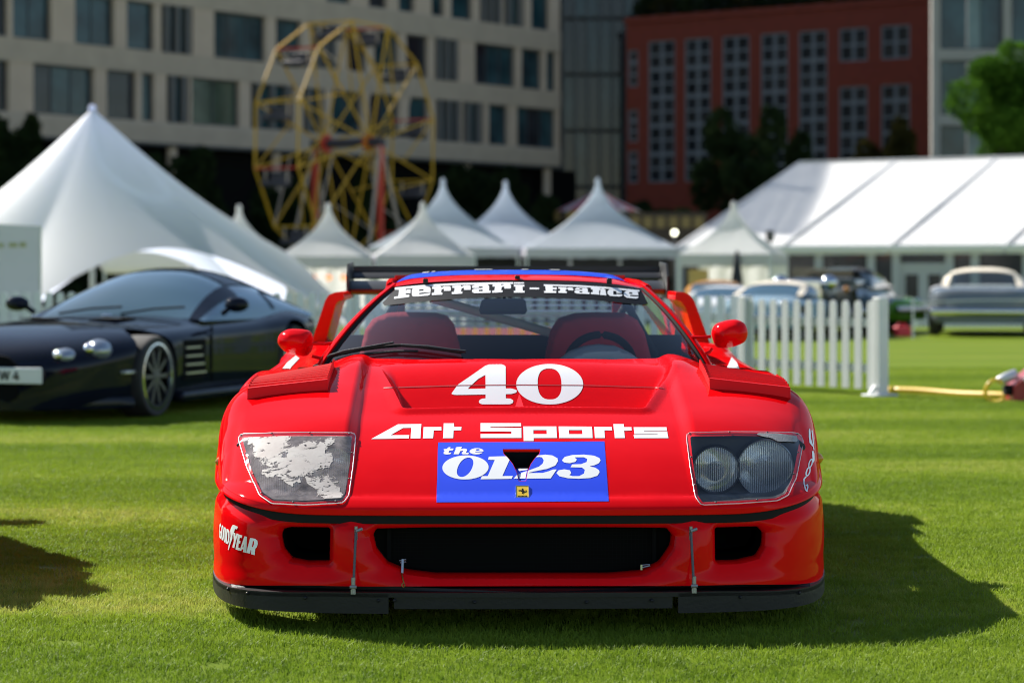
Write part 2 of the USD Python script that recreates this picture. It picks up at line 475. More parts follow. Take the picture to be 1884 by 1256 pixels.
RECESS = None
def top_plain(x, y):
    x, y = np.asarray(x, float), np.asarray(y, float)
    ax = np.abs(x)
    back = np.minimum(nose_y(np.minimum(ax, 1.0)), .30)
    ye = y - back * (1 - sstep(.15, 1.0, y))
    z = _HC(ye) - .018 * (ax / .5) ** 2 * sstep(.2, 1.2, y) * (ax < .62) - .018 * (.62 / .5) ** 2 * sstep(.2, 1.2, y) * (ax >= .62)
    ramp = sstep(.06, .5, y) * (1 - .55 * sstep(1.1, 1.5, y))
    z = z + (.034 * sstep(.508, .56, ax) - .034 * np.clip((ax - .60) / .38, 0, 2) ** 1.7) * ramp
    z = z - .058 * sstep(.82, 1.30, y) * sstep(.57, .76, ax)
    return z

def top_full(x, y):
    x, y = np.asarray(x, float), np.asarray(y, float)
    sh = x.shape
    q = np.c_[x.ravel(), y.ravel()]
    dist, i = PLAN_TREE.query(q)
    i = np.clip(i, 1, len(PLAN) - 2)
    inward = ((q - PLAN[i]) * -PLAN_N[i]).sum(1)
    ax = np.abs(PLAN[i, 0])
    a, b = _RA(np.minimum(ax, 1)), _RB(np.minimum(ax, 1))
    dl = np.clip(inward, 0, None)
    k = np.clip((a - dl) / a, 0, 1)
    z = top_plain(q[:, 0], q[:, 1])
    z = np.maximum(z, zline(ax) + .030 + .35 * np.minimum(dl, .06))
    b = np.minimum(b, np.maximum(z - zline(ax) - .016, .006))
    z = z - b * (1 - np.sqrt(1 - k ** 2))
    z = np.where(inward < -2e-3, -1.0, z)
    if RECESS is not None:
        near = (np.abs(q[:, 0]) < .6) & (q[:, 1] > .5)
        if near.any():
            qq = q[near]
            inside = shapely.contains_xy(RECESS, qq[:, 0], qq[:, 1])
            dd = shapely.distance(RECESS.exterior, shapely.points(qq))
            dep = .135 * (1 - sstep(.62, 1.24, qq[:, 1]))
            z[near] -= np.where(inside, dep * sstep(0, 1, dd / (.019 + .024 * sstep(.64, .74, qq[:, 1]))) - .011 * (1 - sstep(0, .012, dd)) * sstep(1.3, .8, qq[:, 1]), -.011 * (1 - sstep(0, .042, dd)) * sstep(1.3, .8, qq[:, 1]))
    return z.reshape(sh)

_px = [(690, 667), (741, 757), (1186, 756), (1236, 673)]
_rc = on_height(_px, top_plain)
_rp = Polygon([( _rc[0, 0], 1.40), (_rc[0, 0], _rc[0, 1]), tuple(_rc[1, :2]), tuple(_rc[2, :2]), (_rc[3, 0], _rc[3, 1]), (_rc[3, 0], 1.40)])
RECESS = _rp.buffer(-.025).buffer(.025, 8)
_fields.clear()

def rear_edge(ax):      # where the lid ends under the windscreen
    return np.interp(ax, [0, .35, .6, .72, .76, 1], [1.27, 1.32, 1.47, 1.615, 1.615, 1.615])

def lamp_poly(px):
    return [tuple(p) for p in resample(Polygon(px).buffer(-7).buffer(7).exterior.coords, 5.0)[:-1]]
LAMP_PX = {
    'l': [(438, 803), (448, 799), (545, 796), (654, 797), (649, 860), (642, 912), (632, 926), (560, 930), (500, 927), (478, 912), (455, 860)],
    'r': [(1263, 797), (1350, 795), (1455, 796), (1471, 799), (1477, 812), (1464, 880), (1450, 912), (1430, 922), (1360, 927), (1290, 930), (1279, 915), (1270, 860)]}
LAMP = {k: Polygon(on_height(lamp_poly(v), top_full)[:, :2]) for k, v in LAMP_PX.items()}
LAMP_HOLE = {k: Polygon(on_height([tuple(q) for q in Polygon(lamp_poly(v)).buffer(-6).buffer(-3).buffer(3).exterior.coords[:-1]], top_full)[:, :2]) for k, v in LAMP_PX.items()}
DUCT_PX = [(926, 827), (993, 827), (992, 834), (984, 842), (976, 853), (970, 868), (967, 884), (955, 884), (951, 868), (944, 853), (935, 842), (927, 834)]
DUCT = Polygon(on_height(resample(DUCT_PX + DUCT_PX[:1], 3)[:-1], top_full)[:, :2]).buffer(0)

def build_lid():
    dom = [tuple(p) for p in PLAN[::6]]
    ax = np.linspace(1.017, 0, 60)
    rear = [(x, float(rear_edge(x))) for x in ax] + [(-x, float(rear_edge(x))) for x in ax[::-1]]
    domain = Polygon(dom + [r for r in rear]).buffer(0)
    hole = unary_union([*LAMP_HOLE.values(), DUCT])
    keep = domain.buffer(1e-5).difference(hole)
    pts = []
    S = np.linspace(PLAN_S[0], PLAN_S[-1], 620)
    C, N = plan_at(S)
    A = _RA(np.minimum(np.abs(C[:, 0]), 1))
    for ph in np.linspace(0, np.pi / 2, 15):
        pts.append(C - N * (A * (1 - np.cos(ph)))[:, None])
    border = C
    gx, gy = np.meshgrid(np.arange(-1.01, 1.011, .0125), np.arange(.03, 1.62, .0125))
    g = np.c_[gx.ravel(), gy.ravel()]
    inner = domain.buffer(-.05)
    g = g[shapely.contains_xy(domain.buffer(-.012), g[:, 0], g[:, 1])]
    d, i = PLAN_TREE.query(g)
    g = g[d > _RA(np.minimum(np.abs(PLAN[i, 0]), 1)) * 1.02]
    pts.append(g)
    for x in np.linspace(.5, .57, 13):
        yy = np.arange(nose_y(x) + .05, rear_edge(x), .0125)
        pts += [np.c_[np.full(len(yy), x), yy], np.c_[np.full(len(yy), -x), yy]]
    for o in (-.042, -.034, -.027, -.021, -.016, -.013, -.010, -.005, -.001, .001, .006, .014, .024, .036, .048):
        r = RECESS.buffer(o)
        e = edge_points(r, .008)
        pts.append(e[shapely.contains_xy(domain, e[:, 0], e[:, 1])])
    for o in (0, .006, .014):
        pts.append(edge_points(hole.buffer(o), .006))
    xr = np.linspace(-1.017, 1.017, 400)
    pts.append(np.c_[xr, rear_edge(np.abs(xr))])
    P, T = triangulate(np.vstack(pts), keep)
    z = top_full(P[:, 0], P[:, 1])
    lid = tm(np.c_[P, z], T)
    # the wall below the rounded edge, down to the gap
    zt = top_full(border[:, 0] - N[:, 0] * 1e-6, border[:, 1] - N[:, 1] * 1e-6)
    zl = zline(np.abs(border[:, 0]))
    rows = []
    for k in np.linspace(0, 1, 9):
        z_ = zt * (1 - k) + zl * k
        out = .010 * np.sin(k * np.pi / 2) * sstep(.7, .95, np.abs(border[:, 0]))
        rows.append(np.c_[border + N * out[:, None], np.minimum(z_, zt)])
    for o, dz in ((-.004, -.002), (-.014, -.001)):
        rows.append(np.c_[border + N * (.010 * sstep(.7, .95, np.abs(border[:, 0])) + o)[:, None], zl + dz])
    wall = grid_mesh(np.array(rows), flip=False)
    m = join([lid, wall])
    m.merge_vertices(digits_vertex=5)
    return m

car = thing('race_car', 'red race car with blue roof and white number 40 on the lawn', 'race car', CAR_T, CAR_YAW)
LID = build_lid()
obj('front_lid', LID, 'red_paint', car, 50)

def grad_n(S, x, y, e=.002):
    gx = (S(x + e, y) - S(x - e, y)) / (2 * e)
    gy = (S(x, y + e) - S(x, y - e)) / (2 * e)
    n = np.c_[-gx, -gy, np.ones(len(x))]
    return n / np.linalg.norm(n, axis=1, keepdims=True)

def px_poly(rings, holes=()):
    p = unary_union([Polygon(r).buffer(0) for r in rings])
    for h in holes:
        p = p.difference(Polygon(h).buffer(0))
    return p

def decal_field(poly, S, off=.0011, step=5.0, fine=2.0):
    """a film lying on the height field S, its outline measured in the photograph"""
    ms = []
    for g in getattr(poly, 'geoms', [poly]):
        if g.is_empty or g.area < .5:
            continue
        e = edge_points(g, fine)
        P, T = triangulate(np.vstack([e, fill_points(g, step)]), g)
        if len(T) == 0:
            continue
        Q = on_height(P, S)
        n = grad_n(S, Q[:, 0], Q[:, 1])
        Q[:, 2] = S(Q[:, 0], Q[:, 1])
        m = tm(Q + n * off, T)
        if m.face_normals[:, 2].mean() < 0:
            m.faces = m.faces[:, ::-1]
        ms.append(m)
    return join(ms)

def decal_mesh(poly, mesh, off=.0022, step=5.0, fine=2.0):
    ms = []
    for g in getattr(poly, 'geoms', [poly]):
        if g.is_empty or g.area < .5:
            continue
        P, T = triangulate(np.vstack([edge_points(g, fine), fill_points(g, step)]), g)
        Q, N = on_mesh(P, mesh)
        ok = ~np.isnan(Q[:, 0])
        T = T[ok[T].all(1)]
        if len(T) == 0:
            continue
        m = tm(np.nan_to_num(Q + N * off), T)
        if (m.face_normals @ np.array([0, 1.0, 0])).mean() > 0:
            m.faces = m.faces[:, ::-1]
        ms.append(m)
    return join(ms)

# ---- lettering on the lid
Z3, Z4, Z5, Z6 = (820, 660, 6.978), (680, 770, 6.729), (950, 770, 6.497), (800, 805, 5.797)
def smooth_px(p, r=.8):
    return p.buffer(r).buffer(-2 * r).buffer(r)
four = px_poly([pix([(75, 445), (120, 385), (155, 335), (330, 215), (510, 90), (560, 75), (720, 73), (760, 90), (770, 105), (772, 382), (850, 383), (905, 400), (915, 415), (905, 435), (850, 452), (772, 455), (772, 510), (830, 512), (862, 530), (868, 548), (858, 570), (820, 585), (470, 586), (435, 572), (425, 550), (437, 528), (470, 512), (513, 510), (513, 460), (130, 465), (85, 458)], *Z3)],
               [pix([(510, 207), (513, 383), (280, 388), (340, 330), (420, 258)], *Z3)])
zero = px_poly([pix(ell(1335, 328, 429, 259, 60), *Z3)], [pix(ell(1334, 325, 153, 199, 48, 2.5, .03), *Z3)])
obj('number_film', decal_field(smooth_px(four), top_full), 'decal_white', car, 30, label='white figure 4')
obj('number_film', decal_field(zero, top_full), 'decal_white', car, 30, label='white figure 0')
art = [[(20, 253), (350, 72), (640, 68), (630, 247), (508, 248), (515, 115), (415, 117), (258, 207), (490, 205), (487, 248)],
       [(668, 106), (888, 105), (890, 148), (795, 150), (785, 245), (660, 246)],
       [(918, 60), (1045, 60), (1046, 101), (1137, 101), (1133, 146), (1040, 148), (1034, 243), (908, 244)],
       [(1373, 57), (1875, 58), (1875, 100), (1495, 103), (1497, 114), (1878, 116), (1880, 240), (1375, 241), (1373, 192), (1755, 188), (1755, 163), (1373, 162)]]
spo = [([(82, 95), (478, 95), (487, 232), (207, 233), (207, 268), (88, 268)], [(202, 138), (362, 138), (364, 186), (203, 186)]),
       ([(505, 95), (903, 97), (912, 233), (513, 233)], [(628, 138), (785, 138), (790, 187), (631, 187)]),
       ([(928, 98), (1140, 100), (1145, 143), (1052, 142), (1059, 233), (940, 233)], None),
       ([(1158, 66), (1284, 67), (1288, 103), (1375, 103), (1380, 145), (1287, 146), (1298, 233), (1177, 234)], None),
       ([(1402, 104), (1795, 104), (1800, 143), (1525, 146), (1527, 153), (1802, 153), (1817, 234), (1408, 235), (1402, 196), (1690, 192), (1688, 186), (1410, 186)], None)]
for g in art:
    obj('letter_film', decal_field(px_poly([pix(g, *Z4)]), top_full), 'decal_white', car, 30)
for g, h in spo:
    obj('letter_film', decal_field(px_poly([pix(g, *Z5)], [pix(h, *Z5)] if h else []), top_full), 'decal_white', car, 30)

panel = Polygon([(806, 814), (1112, 812), (1120, 922), (803, 924)])
duct_px = Polygon(DUCT_PX)
white0123 = [
    px_poly([pix(ell(327, 320, 246, 128, 60, 2.0, -.06), *Z6)], [pix(ell(323, 318, 78, 103, 44, 2.15, -.36), *Z6)]),
    px_poly([pix([(577, 205), (815, 200), (720, 412), (832, 410), (820, 441), (487, 446), (503, 413), (565, 412), (640, 240), (566, 238)], *Z6)]),
    px_poly([pix([(1060, 212), (1100, 193), (1180, 183), (1255, 193), (1308, 222), (1315, 250), (1285, 300), (1200, 335), (1060, 362), (985, 380), (1150, 378), (1210, 362), (1260, 342), (1300, 342), (1235, 438), (840, 440), (870, 405), (930, 378), (1020, 345), (1110, 312), (1150, 280), (1162, 245), (1145, 215), (1120, 208)], *Z6),
             pix([(880, 325), (930, 297), (1015, 285), (1000, 345), (900, 360)], *Z6)]),
    px_poly([pix([(1355, 245), (1385, 208), (1470, 187), (1590, 183), (1700, 195), (1755, 220), (1768, 245), (1750, 275), (1700, 298), (1645, 308), (1710, 322), (1750, 348), (1757, 372), (1735, 408), (1660, 432), (1540, 441), (1420, 435), (1330, 415), (1297, 380), (1320, 350), (1380, 340), (1440, 350), (1455, 380), (1435, 402), (1470, 413), (1540, 412), (1590, 385), (1600, 345), (1570, 322), (1447, 318), (1465, 288), (1560, 285), (1620, 262), (1625, 230), (1590, 212), (1520, 212), (1490, 213), (1515, 235), (1500, 260), (1440, 275), (1380, 268)], *Z6)]),
    px_poly([pix([(97, 140), (95, 125), (130, 121), (142, 107), (168, 103), (162, 120), (202, 119), (192, 138), (155, 141), (145, 165), (178, 161), (166, 178), (125, 184), (95, 176), (94, 158), (108, 140)], *Z6)]),
    px_poly([pix([(235, 103), (292, 99), (277, 124), (310, 119), (335, 121), (346, 135), (330, 164), (367, 163), (356, 180), (300, 180), (285, 172), (305, 141), (272, 145), (256, 180), (200, 180), (226, 116), (215, 114)], *Z6)]),
    px_poly([pix(ell(445, 148, 74, 33, 30, 2, -.15), *Z6)], [pix(ell(458, 133, 22, 9, 14, 2, -.3), *Z6), pix([(430, 152), (520, 150), (520, 160), (432, 160)], *Z6)]),
]
top_l1 = lambda x, y: top_full(x, y) + .0018
obj('number_panel', decal_field(panel.difference(duct_px.buffer(1)), top_full, .0009, 6), 'decal_blue', car, 30, label='blue panel film')
for g in white0123:
    obj('letter_film', decal_field(smooth_px(g, .4).difference(duct_px.buffer(1)), top_full, .0017, 4, 1.5), 'decal_white', car, 30)
seam = Polygon([(706, 713.2), (850, 708.6), (960, 707.8), (1080, 708.6), (1221, 713.2), (1221, 714.6), (1080, 710.1), (960, 709.3), (850, 710.1), (706, 714.7)])
obj('panel_seam', decal_field(seam, top_full, .0018, 6), 'red_dark', car, 30)

# ---- triangular air duct
_dy = (DUCT.bounds[1], DUCT.bounds[3])
def duct_floor(x, y):
    k = np.clip((np.asarray(y) - _dy[0]) / (_dy[1] - _dy[0]), 0, 1)
    return top_full(x, y) - .003 - .050 * k ** 1.3
e = edge_points(DUCT, .004)
P, T = triangulate(np.vstack([e, fill_points(DUCT, .008)]), DUCT)
obj('duct_floor', tm(np.c_[P, duct_floor(P[:, 0], P[:, 1])], T), 'decal_blue_shaded_duct', car, 30)
ring = np.array(DUCT.exterior.coords)
wall = np.stack([np.c_[ring, top_full(ring[:, 0], ring[:, 1])], np.c_[ring, duct_floor(ring[:, 0], ring[:, 1]) - .002]], 0)
obj('duct_lip', grid_mesh(np.stack([wall[0], wall[0] * .88 + wall[1] * .12], 0)), 'red_paint', car)
_w = grid_mesh(np.stack([wall[0] * .88 + wall[1] * .12, wall[1]], 0))
_b = _w.triangles_center[:, 1] > _dy[0] + .62 * (_dy[1] - _dy[0])
obj('duct_wall', trimesh.Trimesh(_w.vertices, _w.faces[~_b]), 'decal_blue_shaded_duct', car)
obj('duct_throat', trimesh.Trimesh(_w.vertices, _w.faces[_b]), 'void_black', car)
_k = DUCT.buffer(-.003).intersection(sbox(-1, _dy[0] + .70 * (_dy[1] - _dy[0]), 1, 2))
P, T = triangulate(np.vstack([edge_points(_k, .005), fill_points(_k, .008)]), _k)
obj('duct_opening', tm(np.c_[P, duct_floor(P[:, 0], P[:, 1]) + .004], T), 'void_black', car)
for g in (white0123[1], white0123[2]):
    gg = g.intersection(duct_px.buffer(-1.0)).intersection(sbox(0, 850, 2000, 900))
    if gg.area > 2:
        obj('letter_film', decal_field(gg, duct_floor, .002, 4, 1.5), 'decal_white', car)

# ---- badge
def badge():
    c = on_height([(961, 906)], top_full)[0]
    n = grad_n(top_full, np.array([c[0]]), np.array([c[1]]))[0]
    ex = np.array([1.0, 0, 0]); ey = np.cross(n, ex); ex = np.cross(ey, n)
    M = np.eye(4)
    M[:3, 0], M[:3, 1], M[:3, 2], M[:3, 3] = ex, ey, n, c + n * .001
    w, h = .0185, .030
    def put(m):
        m = m.copy(); m.apply_transform(M); return m
    frame = extrude(sbox(-w - .0022, -h - .0022, w + .0022, h + .0022).difference(sbox(-w, -h, w, h)), .0042)
    b = obj('badge', put(extrude(sbox(-w, -h, w, h), .003)), 'yellow_badge', car)
    obj('badge_frame', put(frame), 'chrome', b)
    horse = [(-.10, -.62), (-.02, -.30), (-.20, -.12), (-.42, -.18), (-.62, -.02), (-.55, -.24), (-.36, -.32), (-.10, -.34), (-.28, .02), (-.52, .10), (-.70, .02), (-.74, .18), (-.40, .30),
             (-.12, .24), (-.02, .52), (-.14, .62), (-.05, .70), (.12, .74), (.20, .60), (.10, .52), (.22, .28), (.40, .06), (.36, -.10), (.56, -.14), (.66, .10), (.60, .34), (.74, .22), (.78, -.06), (.62, -.28), (.40, -.30), (.30, -.46), (.14, -.58), (.12, -.76), (-.02, -.70)]
    obj('horse_emblem', put(extrude(Polygon([(x * w * .9, y * h * .62 + .10 * h) for x, y in horse]).buffer(0), .001, .003)), 'void_black', b)
    for k in range(7):
        obj('badge_letter', put(extrude(sbox(-w * .78 + k * w * .23, -h * .88, -w * .78 + k * w * .23 + w * .14, -h * .70), .0008, .003)), 'void_black', b)
badge()

# ---- fin behind the ridge of the outlet
f0 = on_height([(958, 754)], top_plain)[0]
fin = tm(np.array([[-.036, .012, -.05], [.024, .012, -.05], [-.002, .16, .045], [.012, .008, .004], [-.010, .20, -.02]]) + f0, np.array([[0, 1, 3], [0, 3, 2], [3, 1, 2], [0, 2, 4], [2, 1, 4]]))
obj('outlet_fin', fin, 'red_paint', car)

# ---- headlamps
LAMPS = {'l': [(512, 867, 46), (613, 866, 42)], 'r': [(1317.5, 863.5, 41), (1408, 861, 50)]}
def lamp_unit(k):
    sgn = -1 if k == 'l' else 1
    grp = UsdGeom.Xform.Define(stage, numbered(str(car.GetPath()) + '/headlamp_unit')).GetPrim()
    grp.SetCustomDataByKey('label', 'headlamp under a cover with flaking white film' if k == 'l' else 'headlamp under a clear cover with a grey patch')
    hole, full = LAMP_HOLE[k], LAMP[k]
    # bucket: panel behind the lamps and its walls
    ring = np.array(hole.exterior.coords)
    top = np.c_[ring, top_full(ring[:, 0], ring[:, 1]) - .001]
    cx = ring.mean(0)
    zmid = top[:, 2].mean()
    back = top.copy()
    back[:, 0] = cx[0] + (top[:, 0] - cx[0]) * 1.09
    back[:, 1] = .47 + .22 * (top[:, 2] - zmid)
    back[:, 2] = top[:, 2] * .97
    obj('lamp_bucket', grid_mesh(np.stack([top, top * .93 + back * .07], 0)), 'red_dark', grp)
    low = top * .93 + back * .07
    pl = Polygon(back[:, [0, 2]]).buffer(0)
    P, T = triangulate(np.vstack([edge_points(pl, .02), fill_points(pl, .03)]), pl)
    face = np.c_[P[:, 0], .47 + .22 * (P[:, 1] / .97 - zmid), P[:, 1]]
    obj('lamp_panel', join([grid_mesh(np.stack([low, back], 0)), tm(face, T)]), 'bucket_black', grp)
    for i, (u, v, r) in enumerate(LAMPS[k]):
        y = .455 + .22 * (CAMH - (v - HZ) / FPX * 7.45 - zmid) - .03
        c = on_y(u, v, y)
        rr = r / FPX * (y + CAR_Y)
        obj('lamp_bezel', turned([(rr, .0), (rr + .004, -.006), (rr + .007, -.002), (rr + .008, .03)], 'y', 40, c), 'dark_metal' if i == (0 if k == 'r' else 1) else 'steel', grp, 40)
        prof = [(rr * t, .055 * (1 - t * t) + .002) for t in np.linspace(1, .12, 12)] + [(rr * .12, .030), (.001, .026)]
        obj('lamp_reflector', turned(prof, 'y', 40, c), 'lamp_bowl', grp, 40)
        dome = [(rr * t, -.012 * (1 - t * t) - .001) for t in np.linspace(0.001, 1, 12)]
        obj('lamp_glass', turned(dome, 'y', 48, c), 'lamp_lens', grp, True)
        cap = [(rr * .02, -.004), (rr * .2, -.001), (rr * .22, .012)]
        obj('bulb_shield', turned(cap, 'y', 20, c + np.array([0, .012, 0])), 'dark_metal', grp, 40)
    # clear cover, its bright edge and screws
    P, T = triangulate(np.vstack([edge_points(full, .01), fill_points(full, .018)]), full)
    z = top_full(P[:, 0], P[:, 1]); n = grad_n(top_full, P[:, 0], P[:, 1])
    obj('lamp_cover', tm(np.c_[P, z] + n * .004, T), 'clear_cover', grp, 40)
    ring = resample(full.exterior.coords, .012)
    z = top_full(ring[:, 0], ring[:, 1]); n = grad_n(top_full, ring[:, 0], ring[:, 1])
    edge = np.c_[ring, z] + n * .003
    obj('cover_edge', tube(edge, .0016, 6, cap=False), 'white_paint' if k == 'l' else 'clear_edge', grp, True)
    inner = resample(full.buffer(-.006).exterior.coords, full.length / 11)[:-1]
    for p in inner:
        zz = top_full(p[:1], p[1:])[0]
        s = trimesh.creation.icosphere(1, .0038); s.apply_scale((1, 1, .6)); s.apply_translation((p[0], p[1], zz + .005))
        obj('cover_screw', s, 'dark_metal', grp, True)
    return grp
hl = lamp_unit('l')
hr = lamp_unit('r')
L3 = (390, 790, 6.497)
def ragged(poly, amp, seed):
    out = []
    for g in getattr(poly, 'geoms', [poly]):
        q = resample(g.exterior.coords, 1.2)[:-1]
        j = np.c_[meshkit.fbm(np.c_[q * .22, np.zeros(len(q))], 4, seed), meshkit.fbm(np.c_[q * .22, np.full(len(q), 9.0)], 4, seed + 3)] - .5
        out.append(Polygon(q + j * amp).buffer(0))
    return unary_union(out)
film_a = px_poly([pix([(395, 100), (560, 85), (700, 95), (805, 95), (945, 100), (940, 150), (900, 165), (925, 190), (990, 205), (1100, 165), (1300, 150), (1380, 95), (1490, 95), (1450, 180), (1395, 225), (1440, 300), (1450, 380), (1380, 470), (1300, 490), (1200, 540), (1090, 560), (1060, 640), (960, 680), (880, 660), (860, 610), (780, 600), (620, 545), (620, 470), (560, 385), (520, 300), (515, 240), (440, 180)], *L3),
                  pix([(1130, 580), (1200, 565), (1400, 560), (1520, 600), (1510, 690), (1580, 830), (1540, 860), (1330, 850), (1255, 800), (1250, 730), (1150, 680)], *L3)])
film_s = px_poly([pix([(420, 105), (780, 98), (900, 120), (860, 220), (790, 330), (600, 370), (530, 300), (520, 235)], *L3), pix([(1000, 215), (1300, 175), (1420, 120), (1450, 150), (1360, 240), (1380, 400), (1150, 500), (1050, 600), (900, 560), (960, 400), (880, 330)], *L3),
                  pix([(1270, 730), (1460, 700), (1570, 830), (1530, 850), (1340, 840), (1265, 790)], *L3)])
obj('hazy_film', decal_field(Polygon(lamp_poly(LAMP_PX['l'])).buffer(-7), top_full, .0052, 6), 'haze_film', hl, 30)
obj('peeling_film', decal_field(ragged(smooth_px(film_a, 1.2), 14, 5).intersection(Polygon(lamp_poly(LAMP_PX['l'])).buffer(-8)), top_full, .0062, 5), 'film', hl, 30)
obj('peeling_film', decal_field(ragged(smooth_px(film_s, 2.0), 16, 8).intersection(Polygon(lamp_poly(LAMP_PX['l'])).buffer(-8)), top_full, .0064, 5), 'film_solid', hl, 30)
R3 = (1250, 780, 6.73)
obj('grey_patch', decal_field(smooth_px(px_poly([pix([(945, 145), (980, 128), (1200, 130), (1440, 165), (1450, 215), (1430, 235), (1320, 235), (1210, 232), (1130, 190), (1020, 170)], *R3)]), .8), top_full, .0062, 5), 'film_grey', hr, 30)
# ------------------------------------------------------------------ bumper
def zb(ax):
    return .132 - .030 * np.clip((np.asarray(ax) - .6) / .36, 0, 1) ** 2
def zt(ax):
    return zline(ax) - .015 - .004 * np.clip((np.asarray(ax) - .6) / .36, 0, 1)
S_END = float(np.interp(.56, PLAN[:, 1][PLAN[:, 0] > 0], PLAN_S[PLAN[:, 0] > 0]))
def on_plan(uv, grow=0.0):
    """where sight lines meet the upright wall over the plan outline: (distance along the outline, height)"""
    d = sight(uv)
    t = np.linspace(6.8, 7.9, 1400)
    out = []
    for di in d:
        P = CAM_L + di * (t[:, None] / di[1])
        inside = P[:, 1] > nose_y(np.minimum(np.abs(P[:, 0]), 1.017)) - grow
        k = int(np.argmax(inside)) if inside.any() else len(t) - 1
        q = P[k]
        _, i = PLAN_TREE.query(q[:2])
        out.append((PLAN_S[i], q[2]))
    return np.array(out)
def ring_px(p, r=4, step=4):
    return [tuple(q) for q in resample(Polygon(p).buffer(-r).buffer(2 * r).buffer(-r).exterior.coords, step)[:-1]]
OPEN_PX = [[(507, 985), (511, 974), (525, 971), (603, 972), (603, 1034), (560, 1034), (530, 1028), (513, 1010)],
           [(684, 985), (690, 974), (800, 972), (960, 972), (1130, 972), (1230, 973), (1239, 985), (1236, 1005), (1215, 1035), (1180, 1052), (1120, 1057), (800, 1057), (745, 1050), (710, 1035), (690, 1010)],
           [(1320, 972), (1405, 970), (1415, 980), (1412, 1005), (1400, 1024), (1360, 1033), (1320, 1034)]]
OPENINGS = [Polygon(on_plan(ring_px(p))).buffer(0) for p in OPEN_PX]
ALLOPEN = unary_union(OPENINGS)
RHO = .036
def bumper_at(s, z, lip=True):
    C, N = plan_at(s)
    ax = np.abs(C[:, 0])
    t = np.clip((z - zb(ax)) / (zt(ax) - zb(ax)), 0, 1)
    out = .006 + .012 * np.sin(t * np.pi) * (1 - .4 * t) - .016 * sstep(.80, 1.0, t) ** 2 + .008 * sstep(.25, 0, t)
    if lip:
        dist = shapely.distance(ALLOPEN, shapely.points(np.c_[s, z]))
        k = np.clip(RHO - dist, 0, RHO)
        out = out - (RHO - np.sqrt(np.maximum(RHO ** 2 - k ** 2, 0))) * .9
        # the shallow scoop that runs round each opening
        out = out - .016 * np.exp(-(dist / .05) ** 2)
    return np.c_[C + N * out[:, None], z]
def build_bumper():
    ss = np.arange(-S_END, S_END + .001, .010)
    C, _ = plan_at(ss)
    ax = np.abs(C[:, 0])
    g = []
    for k in np.linspace(0, 1, 26):
        g.append(np.c_[ss, zb(ax) * (1 - k) + zt(ax) * k])
    dom = Polygon(np.vstack([g[0], g[-1][::-1]])).buffer(1e-6)
    pts = np.vstack(g)
    d = shapely.distance(ALLOPEN, shapely.points(pts))
    pts = [pts[d > RHO * 1.02]]
    for ph in np.linspace(0, np.pi / 2, 11):
        r = ALLOPEN.buffer(RHO * (1 - math.cos(ph)) + (0 if ph == 0 else 0), 16)
        e = edge_points(r, .007)
        pts.append(e[shapely.contains_xy(dom, e[:, 0], e[:, 1])])
    P, T = triangulate(np.vstack(pts), dom.difference(ALLOPEN.buffer(-1e-5)))
    m = tm(bumper_at(P[:, 0], P[:, 1]), T)
    # turned-in upper flange
    top = g[-1]
    a = bumper_at(top[:, 0], top[:, 1])
    _, N = plan_at(top[:, 0])
    b = a.copy(); b[:, :2] -= N * .02
    m = join([m, grid_mesh(np.stack([a, b], 0))])
    m.merge_vertices(digits_vertex=5)
    return m
BUMPER = build_bumper()
obj('bumper', BUMPER, 'red_paint', car, 50)
# tunnels of the three openings
for i, o in enumerate(OPENINGS):
    r = np.array(resample(o.exterior.coords, .01))
    a = bumper_at(r[:, 0], r[:, 1])
    _, N = plan_at(r[:, 0])
    def inwards(k, q):
        v = a.copy(); v[:, 1] += k; v[:, 0] = v[:, 0] * q + (1 - q) * a[:, 0].mean(); return v
    obj('intake_lip', grid_mesh(np.stack([a, inwards(.022, 1.0)], 0)), 'red_paint', car, 50)
    obj('intake_duct', grid_mesh(np.stack([inwards(.022, 1.0), inwards(.30, .98)], 0)), 'void_black', car)
    c = o.centroid
    b = inwards(.29 if i != 1 else .07, 1.02)
    pl = Polygon(b[:, [0, 2]]).buffer(0)
    P, T = triangulate(np.vstack([edge_points(pl, .02), fill_points(pl, .03)]), pl)
    obj('intake_back', tm(np.c_[P[:, 0], np.full(len(P), b[:, 1].mean()), P[:, 1]], T), 'void_black', car)
    if i == 1:
        x0, x1, z0, z1 = -.40, .40, pl.bounds[1] + .004, pl.bounds[3] - .004
        yy = b[:, 1].mean() - .015
        wires = [bx(x, yy - .001, z0, x + .0010, yy + .001, z1) for x in np.arange(x0, x1, .0115)] + [bx(x0, yy - .001, z, x1, yy + .0005, z + .0010) for z in np.arange(z0, z1, .0115)]
        g = obj('radiator_mesh', join(wires), 'mesh_black', car); tag(g, kind='stuff')
        obj('mesh_frame', bx(x0 - .012, yy - .004, z0, x0, yy + .004, z1), 'mesh_black', car)
        obj('mesh_frame', bx(x1, yy - .004, z0, x1 + .012, yy + .004, z1), 'mesh_black', car)
# dark seal between lid and bumper
ss = np.linspace(-S_END - .02, S_END + .02, 240)
C, N = plan_at(ss); ax = np.abs(C[:, 0])
obj('lid_seal', grid_mesh(np.stack([np.c_[C - N * .010, zt(ax) - .012], np.c_[C - N * .007, (zt(ax) + zline(ax)) / 2], np.c_[C - N * .010, zline(ax) + .015]], 0), flip=True), 'rubber', car, True)
